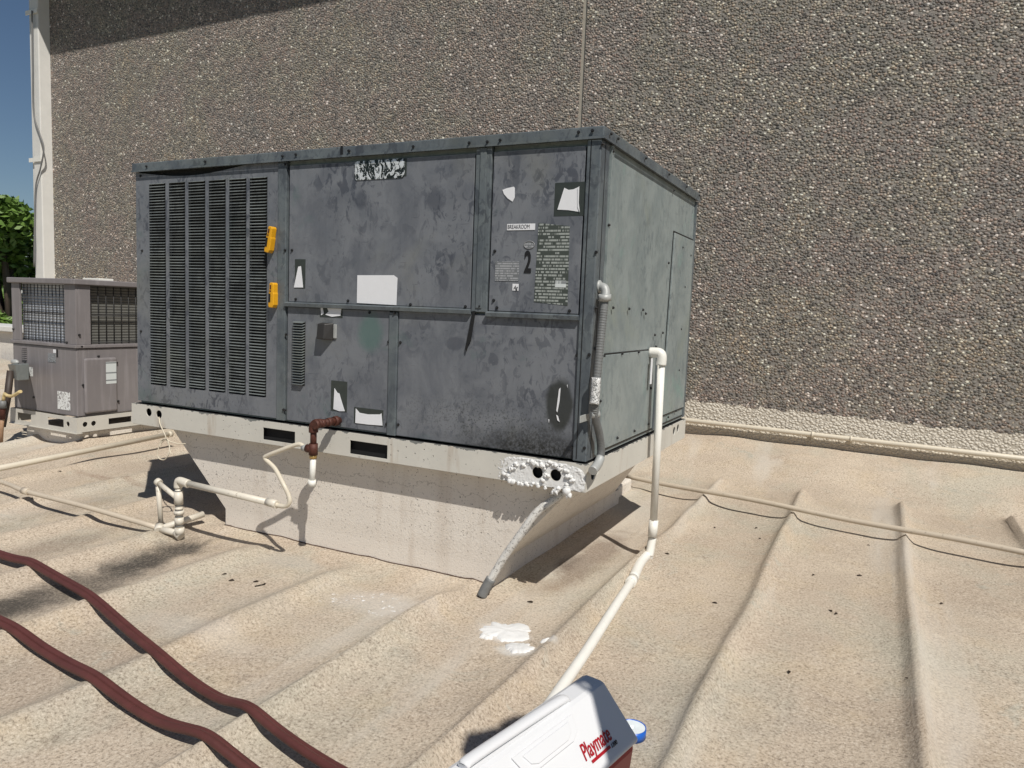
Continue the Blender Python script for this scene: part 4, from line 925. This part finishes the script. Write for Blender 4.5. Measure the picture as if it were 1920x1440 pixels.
tr = at(1186, 1352, 2, -0.50); tz = gh(tr.x, tr.y)+0.002
R_ = thing('tape_roll', 'small blue spool of white thread tape beside the cooler', 'tape roll', (tr.x, tr.y, tz))
def disc(r0, r1, z0, z1, nm, m_):
    n = 32; b = MB()
    for r_, z_ in ((r0, z0), (r1, z0), (r1, z1), (r0, z1)):
        for i in range(n): b.v.append((tr.x+r_*math.cos(2*math.pi*i/n), tr.y+r_*math.sin(2*math.pi*i/n), tz+z_))
    for k_ in range(4):
        for i in range(n):
            a_ = k_*n+i; c_ = k_*n+(i+1) % n; b.f.append((a_, c_, ((k_+1) % 4)*n+(i+1) % n, ((k_+1) % 4)*n+i)); b.smooth.append(k_ in (1, 3))
    return b.build(nm, m_, R_)
disc(0.0325, 0.0345, 0, 0.024, 'rim', 'blue'); disc(0.007, 0.0322, 0.002, 0.0225, 'tape', 'tapewhite'); disc(0.0045, 0.0066, 0.002, 0.019, 'hub', 'tapewhite')

# ---------------------------------------------------------------- taupe unit behind
rz = 0.0
uc = at(144, 812, 2, -0.40)
U2 = thing('packaged_air_conditioner', 'smaller taupe packaged air conditioner with caged coils behind the large unit', 'air conditioner', (uc.x, uc.y, -0.40), local=True, rz=-rz)
iv = Matrix.Rotation(rz, 4, 'Z') @ Matrix.Translation((-uc.x, -uc.y, 0.40))
def fl(px_, py_):   # on the left (front) face, local x,z
    # intersect with local plane y=0.02
    d = FW+(px_-960)/FPX*RT-(py_-720)/FPX*UP; o_ = iv @ CAM; dd = iv.to_3x3() @ d; t_ = (0.02-o_.y)/dd.y; q_ = o_+dd*t_; return q_.x, q_.z
def fg(px_, py_):   # on the right face, local y,z
    d = FW+(px_-960)/FPX*RT-(py_-720)/FPX*UP; o_ = iv @ CAM; dd = iv.to_3x3() @ d; t_ = (-0.02-o_.x)/dd.x; q_ = o_+dd*t_; return q_.y, q_.z
Wd = 0.71; Dp = 1.15; HT = 0.99
zm = fl(138, 653)[1]
MB().box(-Wd, -0.02, 0.02, Dp-0.02, 0.10, zm).build('lower_cabinet', 'taupe', U2, 0.006)
MB().box(-Wd-0.012, -0.010, 0.010, Dp, zm+0.001, zm+0.022).build('ledge', 'taupe', U2, 0.003)
MB().box(-Wd-0.02, 0.0, 0.0, Dp, HT-0.035, HT).build('top_cover', 'taupe', U2, 0.005)
for (x0, x1, y0, y1) in ((-0.135, -0.02, 0.02, 0.035), (-0.035, -0.02, 0.036, 0.12), (-Wd, -Wd+0.09, 0.02, 0.035), (-0.035, -0.02, Dp-0.12, Dp-0.02), (-Wd, -Wd+0.015, Dp-0.12, Dp-0.02)):
    MB().box(x0, x1, y0, y1, zm+0.0225, HT-0.0355).build('corner_post', 'taupe', U2, 0.002)
MB().box(-Wd+0.03, -0.10, 0.075, 0.10, zm+0.023, HT-0.036).build('coil', 'coil', U2)
MB().box(-0.10, -0.075, 0.101, Dp-0.06, zm+0.023, HT-0.036).build('coil', 'coil_dark', U2)
MB().box(-Wd+0.03, -0.12, 0.12, Dp-0.1, zm+0.03, HT-0.04).build('interior', 'black', U2)
gd = MB(); n = 12
for i in range(n+1):
    x_ = -Wd+0.10+(Wd-0.245)*i/n; gd.tube([(x_, 0.045, zm+0.025), (x_+random.uniform(-.003, .003), 0.045, (zm+HT)/2), (x_, 0.045, HT-0.04)], 0.0028, 6)
for z in ((zm+HT)/2, (zm+HT)/2-0.012, zm+0.035): gd.tube([(-Wd+0.07, 0.042, z), (-0.13, 0.042, z)], 0.0032, 6)
gd.build('wire_guard', 'black_ink', U2)
gd = MB()
for i in range(17):
    y_ = 0.135+(Dp-0.27)*i/16; gd.tube([(-0.045, y_, zm+0.025), (-0.045, y_, HT-0.04)], 0.0028, 6)
for z in ((zm+HT)/2, (zm+HT)/2-0.012, zm+0.035): gd.tube([(-0.042, 0.12, z), (-0.042, Dp-0.12, z)], 0.0032, 6)
gd.build('wire_guard', 'black_ink', U2)
ya, za = fg(155, 672); yb, zb = fg(217, 772)
ap = MB().box(-0.0195, 0.004, ya, yb, zb+0.01, za-0.0).build('access_panel', 'taupe', U2, 0.012)
y0_, z0_ = fg(194, 675); y1_, z1_ = fg(214, 718); MB().box(0.0042, 0.0052, y0_, y1_, z1_, z0_-0.012).build('instruction_label', 'white_label', ap)
for (a, c, nm, mt_) in (((108, 733), (132, 770), 'flaked_label', 'flake'), ((90, 662), (105, 680), 'pale_label', 'grey_label'), ((100, 655), (105, 662), 'small_label', 'white'), ((55, 688), (62, 706), 'torn_label', 'flake')):
    x0, z1 = fl(*a); x1, z0 = fl(*c); MB().box(x0, x1, 0.018, 0.0196, z0, z1).build(nm, mt_, U2)
x0, z1 = fl(106, 655); x1, z0 = fl(109, 670); MB().box(x0, x1, 0.018, 0.0196, z0, z1).build('black_strip', 'black_ink', U2)
x0, z1 = fl(42, 650); x1, z0 = fl(51, 676); lv = MB()
for i in range(7):
    z = z1-(z1-z0)*i/7; lv.box(x0, x1, 0.010, 0.0196, z-0.009, z-0.002)
lv.build('small_louver', 'taupe', U2)
# rail with slots
def rr2(a, c, f_): x0, z1 = f_(*a); x1, z0 = f_(*c); return (min(x0, x1), max(x0, x1), max(z0, 0.018), min(z1, 0.085))
def clampz(r_, lo=0.022, hi=0.075): return rect(r_[0], r_[1], lo, hi)
h_ = [clampz(rr2((38, 775), (64, 792), fl)), clampz(rr2((95, 787), (125, 800), fl)), circ(fl(133, 796)[0], 0.05, 0.017, 14)]
link('base_rail', plate([(-Wd-0.02, 0), (0, 0), (0, 0.098), (-Wd-0.02, 0.098)], h_, lambda x_, z_: (x_, 0.0, z_), (0, 0.004, 0)), 'rail_far', U2)
h_ = [circ(fg(156, 795)[0], 0.05, 0.017, 14), circ(fg(172, 793)[0], 0.05, 0.017, 14), clampz(rr2((200, 780), (243, 796), fg), 0.03, 0.07)]
link('side_rail', plate([(0.0045, 0), (Dp, 0), (Dp, 0.098), (0.0045, 0.098)], h_, lambda y_, z_: (0.0, y_, z_), (-0.004, 0, 0)), 'rail_far', U2)
MB().box(-Wd-0.02, -Wd-0.016, 0.0045, Dp, 0, 0.098).build('side_rail', 'rail_far', U2)
MB().box(-Wd-0.015, 0.012, -0.012, 0.03, -0.006, -0.001).build('rail_flange', 'rail_far', U2)
for x_, y_, f_ in ((126, 642, fl), (26, 617, fl), (78, 643, fl), (48, 680, fl), (64, 745, fl)):
    a, z = f_(x_, y_); MB().tube([(a, 0.021, z), (a, 0.012, z)], 0.007, 8).build('screw', 'screw', U2)
for x_, y_ in ((148, 628), (152, 650), (155, 722), (218, 680), (221, 752), (184, 668)):
    a, z = fg(x_, y_); MB().tube([(-0.021, a, z), (-0.010, a, z)], 0.007, 8).build('screw', 'screw', U2)
CB2 = thing('square_curb', 'low beige coated curb holding up the taupe unit', 'curb', (uc.x, uc.y, -0.6), local=True, rz=-rz)
MB().box(-Wd+0.06, -0.06, 0.06, Dp-0.06, 0.0, 0.193).build('curb_block', 'curb', CB2, 0.01)
tp = iv.inverted() @ Vector((-0.28, 0.75, HT+0.001))
bx = thing('junction_cover', 'small white box lying on top of the taupe unit', 'box', tuple(tp), local=True, rz=-rz)
wp_ = at(184, 524, 1, tp.y)
bx.location = (wp_.x, tp.y, tp.z)
MB().box(-0.10, 0.10, -0.06, 0.06, 0.0, 0.030).build('lid', 'pvc_white', bx, 0.004); MB().box(-0.05, 0.0, -0.0612, -0.0602, 0.010, 0.018).build('slot', 'black_ink', bx)
# disconnect box, conduit and whip at its left end
inv = iv.inverted()
def W2(px_, py_, yl):
    d = FW+(px_-960)/FPX*RT-(py_-720)/FPX*UP; o_ = iv @ CAM; dd = iv.to_3x3() @ d; t_ = (yl-o_.y)/dd.y; return o_+dd*t_
DB = thing('disconnect_box', 'grey electrical disconnect box with sloped front on the end of the taupe unit', 'electrical box', tuple(inv @ W2(36, 710, -0.03)))
a = [W2(x_, y_, -0.13) for x_, y_ in ((29, 683), (54, 682), (54, 712), (32, 714))]; c = [W2(x_, y_, 0.015) for x_, y_ in ((14, 683), (52, 681), (52, 708), (22, 708))]
MB().quadbox([inv @ q_ for q_ in (a[3], a[2], c[2], c[3], a[0], a[1], c[1], c[0])]).build('housing', plain('grey_enclosure', (0.17, 0.185, 0.18), 0.45), DB, 0.004)
MB().sphere(inv @ W2(28, 679, -0.05), 0.032, 8, (1.2, 0.6, 0.6)).build('conduit_hub', 'galv', DB)
BP = thing('leaning_conduit', 'dark brown conduit slanting down below the grey disconnect box', 'conduit', tuple(inv @ W2(5, 790, -0.1)))
MB().tube([inv @ W2(20, 695, -0.06), inv @ W2(14, 745, -0.09), inv @ W2(4, 800, -0.12)], 0.022, 10).build('pipe', plain('dark_brown_pipe', (0.045, 0.032, 0.026), 0.6), BP)
YW = thing('yellow_whip', 'pale yellow flexible whip curling below the disconnect box', 'conduit', tuple(inv @ W2(20, 740, -0.1)))
MB().tube([inv @ W2(x_, y_, -0.14) for x_, y_ in ((39, 734), (36, 735), (30, 739), (22, 743), (14, 742), (9, 738), (7, 745), (6, 752))], 0.0105, 10).build('tube', plain('cream_yellow_tube', (0.62, 0.49, 0.25), 0.5), YW)
RP = thing('rusty_standpipe', 'thin rusty pipe standing on the roof at the left edge', 'pipe', tuple(inv @ W2(2, 836, -0.14)))
rp = [inv @ W2(x_, y_, -0.14) for x_, y_ in ((5, 754), (4, 785), (3, 795), (1, 838))]
MB().tube(rp[:2], 0.019, 10).build('upper_pipe', 'rust', RP); MB().tube(rp[1:], 0.0135, 10).build('lower_pipe', plain('orange_rusted_pipe', (0.42, 0.26, 0.16), 0.7, 0, 0.5, 20), RP)
MB().tube([rp[0]+Vector((0, 0, 0.01)), rp[0]+Vector((0, 0, -0.04))], 0.022, 10).build('coupling', 'conduit', RP)

# ---------------------------------------------------------------- colleague standing just right of the view, whose head shadow falls on the roof
PK = 2.02/1.78
ps = thing('person', 'person in cap, grey shirt and dark trousers standing beside the cooler', 'person', (1.345, -1.705, 0), local=True, rz=math.atan2(-0.64, 0.77))
ps.location.z = gh(1.345, -1.705); ps.scale = (PK, PK, PK)
def skin(name, V, E, mat, par, lv=1):
    me = bpy.data.meshes.new(name); me.from_pydata([v[:3] for v in V], E, [])
    bm = bmesh.new(); bm.from_mesh(me); bm.verts.layers.skin.verify(); bm.to_mesh(me); bm.free()
    o = link(name, me, mat, par); m_ = o.modifiers.new('skin', 'SKIN'); m_.use_smooth_shade = True
    for i, v in enumerate(V):
        r_ = v[3] if isinstance(v[3], tuple) else (v[3], v[3]); me.skin_vertices[0].data[i].radius = r_
    me.skin_vertices[0].data[0].use_root = True
    sb_ = o.modifiers.new('sub', 'SUBSURF'); sb_.levels = lv; sb_.render_levels = lv; return o
def chains(grow=0.0, part='all'):
    V, E = [], []
    def add(pts, start=None):
        prev = start
        for p_ in pts:
            r_ = p_[3]; k_ = -0.022 if (part == 'all' and p_[0] == 0 and p_[2] < 1.35) else 0.0; r_ = (r_[0]+grow+k_, r_[1]+grow+k_) if isinstance(r_, tuple) else r_+grow
            V.append((*p_[:3], r_)); i = len(V)-1
            if prev is not None: E.append((prev, i))
            prev = i
        return prev
    if part in ('all', 'shirt'):
        add([(0, 0, 0.97 if part == 'all' else 0.90, (0.14, 0.10))]); add([(0, -0.01, 1.10, (0.135, 0.10)), (0, 0, 1.28, (0.155, 0.11)), (0, 0.01, 1.41, (0.12, 0.085))], 0); ch = len(V)-1
        if part == 'all': add([(0, 0.005, 1.49, 0.055), (0, -0.005, 1.56, 0.056), (0, -0.015, 1.62, (0.070, 0.082)), (0, -0.01, 1.69, (0.074, 0.090)), (0, 0.0, 1.745, (0.055, 0.065))], ch)
    else: add([(0, 0, 0.96, (0.13, 0.095))]); add([(0, 0, 1.06, (0.125, 0.09))], 0)
    for sd in (-1, 1):
        if part != 'trousers':
            arm = [(0.155*sd, 0.0, 1.42, 0.062), (0.20*sd, 0.005, 1.36, 0.052), (0.235*sd, 0.01, 1.22, 0.044)]
            if part == 'all' and sd > 0: arm += [(0.255*sd, 0.015, 1.12, 0.038), (0.26*sd, -0.02, 1.0, 0.034), (0.255*sd, -0.055, 0.89, 0.024), (0.252*sd, -0.068, 0.845, (0.020, 0.036))]
            if part == 'all' and sd < 0: arm += [(-0.235, 0.02, 1.13, 0.038), (-0.20, -0.07, 1.10, 0.034), (-0.13, -0.165, 1.10, 0.024), (-0.095, -0.19, 1.105, (0.020, 0.034))]
            e_ = add(arm, ch)
            if part == 'all' and sd < 0:
                for q_, ln in ((0.028, 0.066), (0.010, 0.078), (-0.009, 0.074), (-0.027, 0.058)):
                    add([(-0.070, -0.195, 1.105+q_, 0.0095), (-0.070+ln*0.5, -0.200, 1.105+q_, 0.0085), (-0.070+ln, -0.188, 1.103+q_, 0.007)], e_)
                add([(-0.100, -0.195, 1.140, 0.010), (-0.085, -0.205, 1.165, 0.0085)], e_)
            if part == 'all' and sd > 0:
                for q_, ln in ((-0.030, 0.070), (-0.011, 0.080), (0.009, 0.075), (0.028, 0.060)):
                    add([(0.25*sd, -0.070+q_, 0.815, 0.0095), (0.247*sd, -0.074+q_, 0.815-ln*0.5, 0.0085), (0.236*sd, -0.080+q_, 0.815-ln, 0.007)], e_)
                add([(0.245*sd, -0.102, 0.845, 0.010), (0.238*sd, -0.122, 0.815, 0.0085)], e_)
        if part != 'shirt':
            leg = [(0.085*sd, 0.0, 0.90, 0.10), (0.095*sd, -0.005, 0.70, 0.080), (0.10*sd, -0.01, 0.50, 0.058), (0.10*sd, 0.01, 0.33, 0.054), (0.10*sd, 0.02, 0.12, 0.038)]
            if part == 'all': leg += [(0.10*sd, 0.01, 0.045, 0.036), (0.11*sd, -0.08, 0.035, 0.034), (0.115*sd, -0.16, 0.03, 0.028)]
            add(leg, 0)
    return V, E
skm = plain('skin_tone', (0.42, 0.26, 0.19), 0.5, 0, 0.08, 12, 0.05)
V_, E_ = chains(); skin('body', V_, E_, skm, ps)
V_, E_ = chains(0.014, 'shirt'); skin('shirt', V_, E_, plain('grey_work_shirt', (0.20, 0.21, 0.23), 0.85), ps)
V_, E_ = chains(0.013, 'trousers'); skin('trousers', V_, E_, plain('dark_work_trousers', (0.035, 0.04, 0.055), 0.85), ps)
for sd in (-1, 1):
    skin('boot', [(0.10*sd, 0.03, 0.13, 0.052), (0.10*sd, 0.025, 0.05, 0.048), (0.11*sd, -0.08, 0.045, 0.045), (0.118*sd, -0.18, 0.038, 0.040)], [(0, 1), (1, 2), (2, 3)], plain('brown_boot', (0.10, 0.06, 0.035), 0.6), ps)
    MB().sphere((0.030*sd, -0.0835, 1.640), 0.0115, 6).build('eye', 'tapewhite', ps); MB().sphere((0.030*sd, -0.0915, 1.640), 0.005, 6).build('iris', 'black_ink', ps)
    MB().sphere((0.080*sd, 0.0, 1.63), 0.028, 8, (0.35, 0.6, 1)).build('ear', skm, ps)
MB().tube([(0, -0.092, 1.645), (0, -0.112, 1.612), (0, -0.100, 1.602)], [0.007, 0.013, 0.010], 8).build('nose', skm, ps)
MB().tube([(-0.022, -0.090, 1.578), (0, -0.097, 1.576), (0.022, -0.090, 1.578)], 0.005, 6).build('mouth', plain('lip', (0.36, 0.15, 0.12), 0.5), ps)
MB().sphere((0, 0.002, 1.700), 0.092, 12, (0.90, 1.04, 0.88)).build('cap', plain('navy_cap', (0.02, 0.03, 0.07), 0.8), ps)
MB().prism([(-0.07, -0.07, 1.70), (-0.06, -0.145, 1.695), (-0.02, -0.170, 1.692), (0.02, -0.170, 1.692), (0.06, -0.145, 1.695), (0.07, -0.07, 1.70)], (0, 0, 0.006)).build('cap_bill', 'black_ink', ps)

for o in LOCALS:
    if '_local' in o: del o['_local']
print('OBJECTS', len(bpy.data.objects))
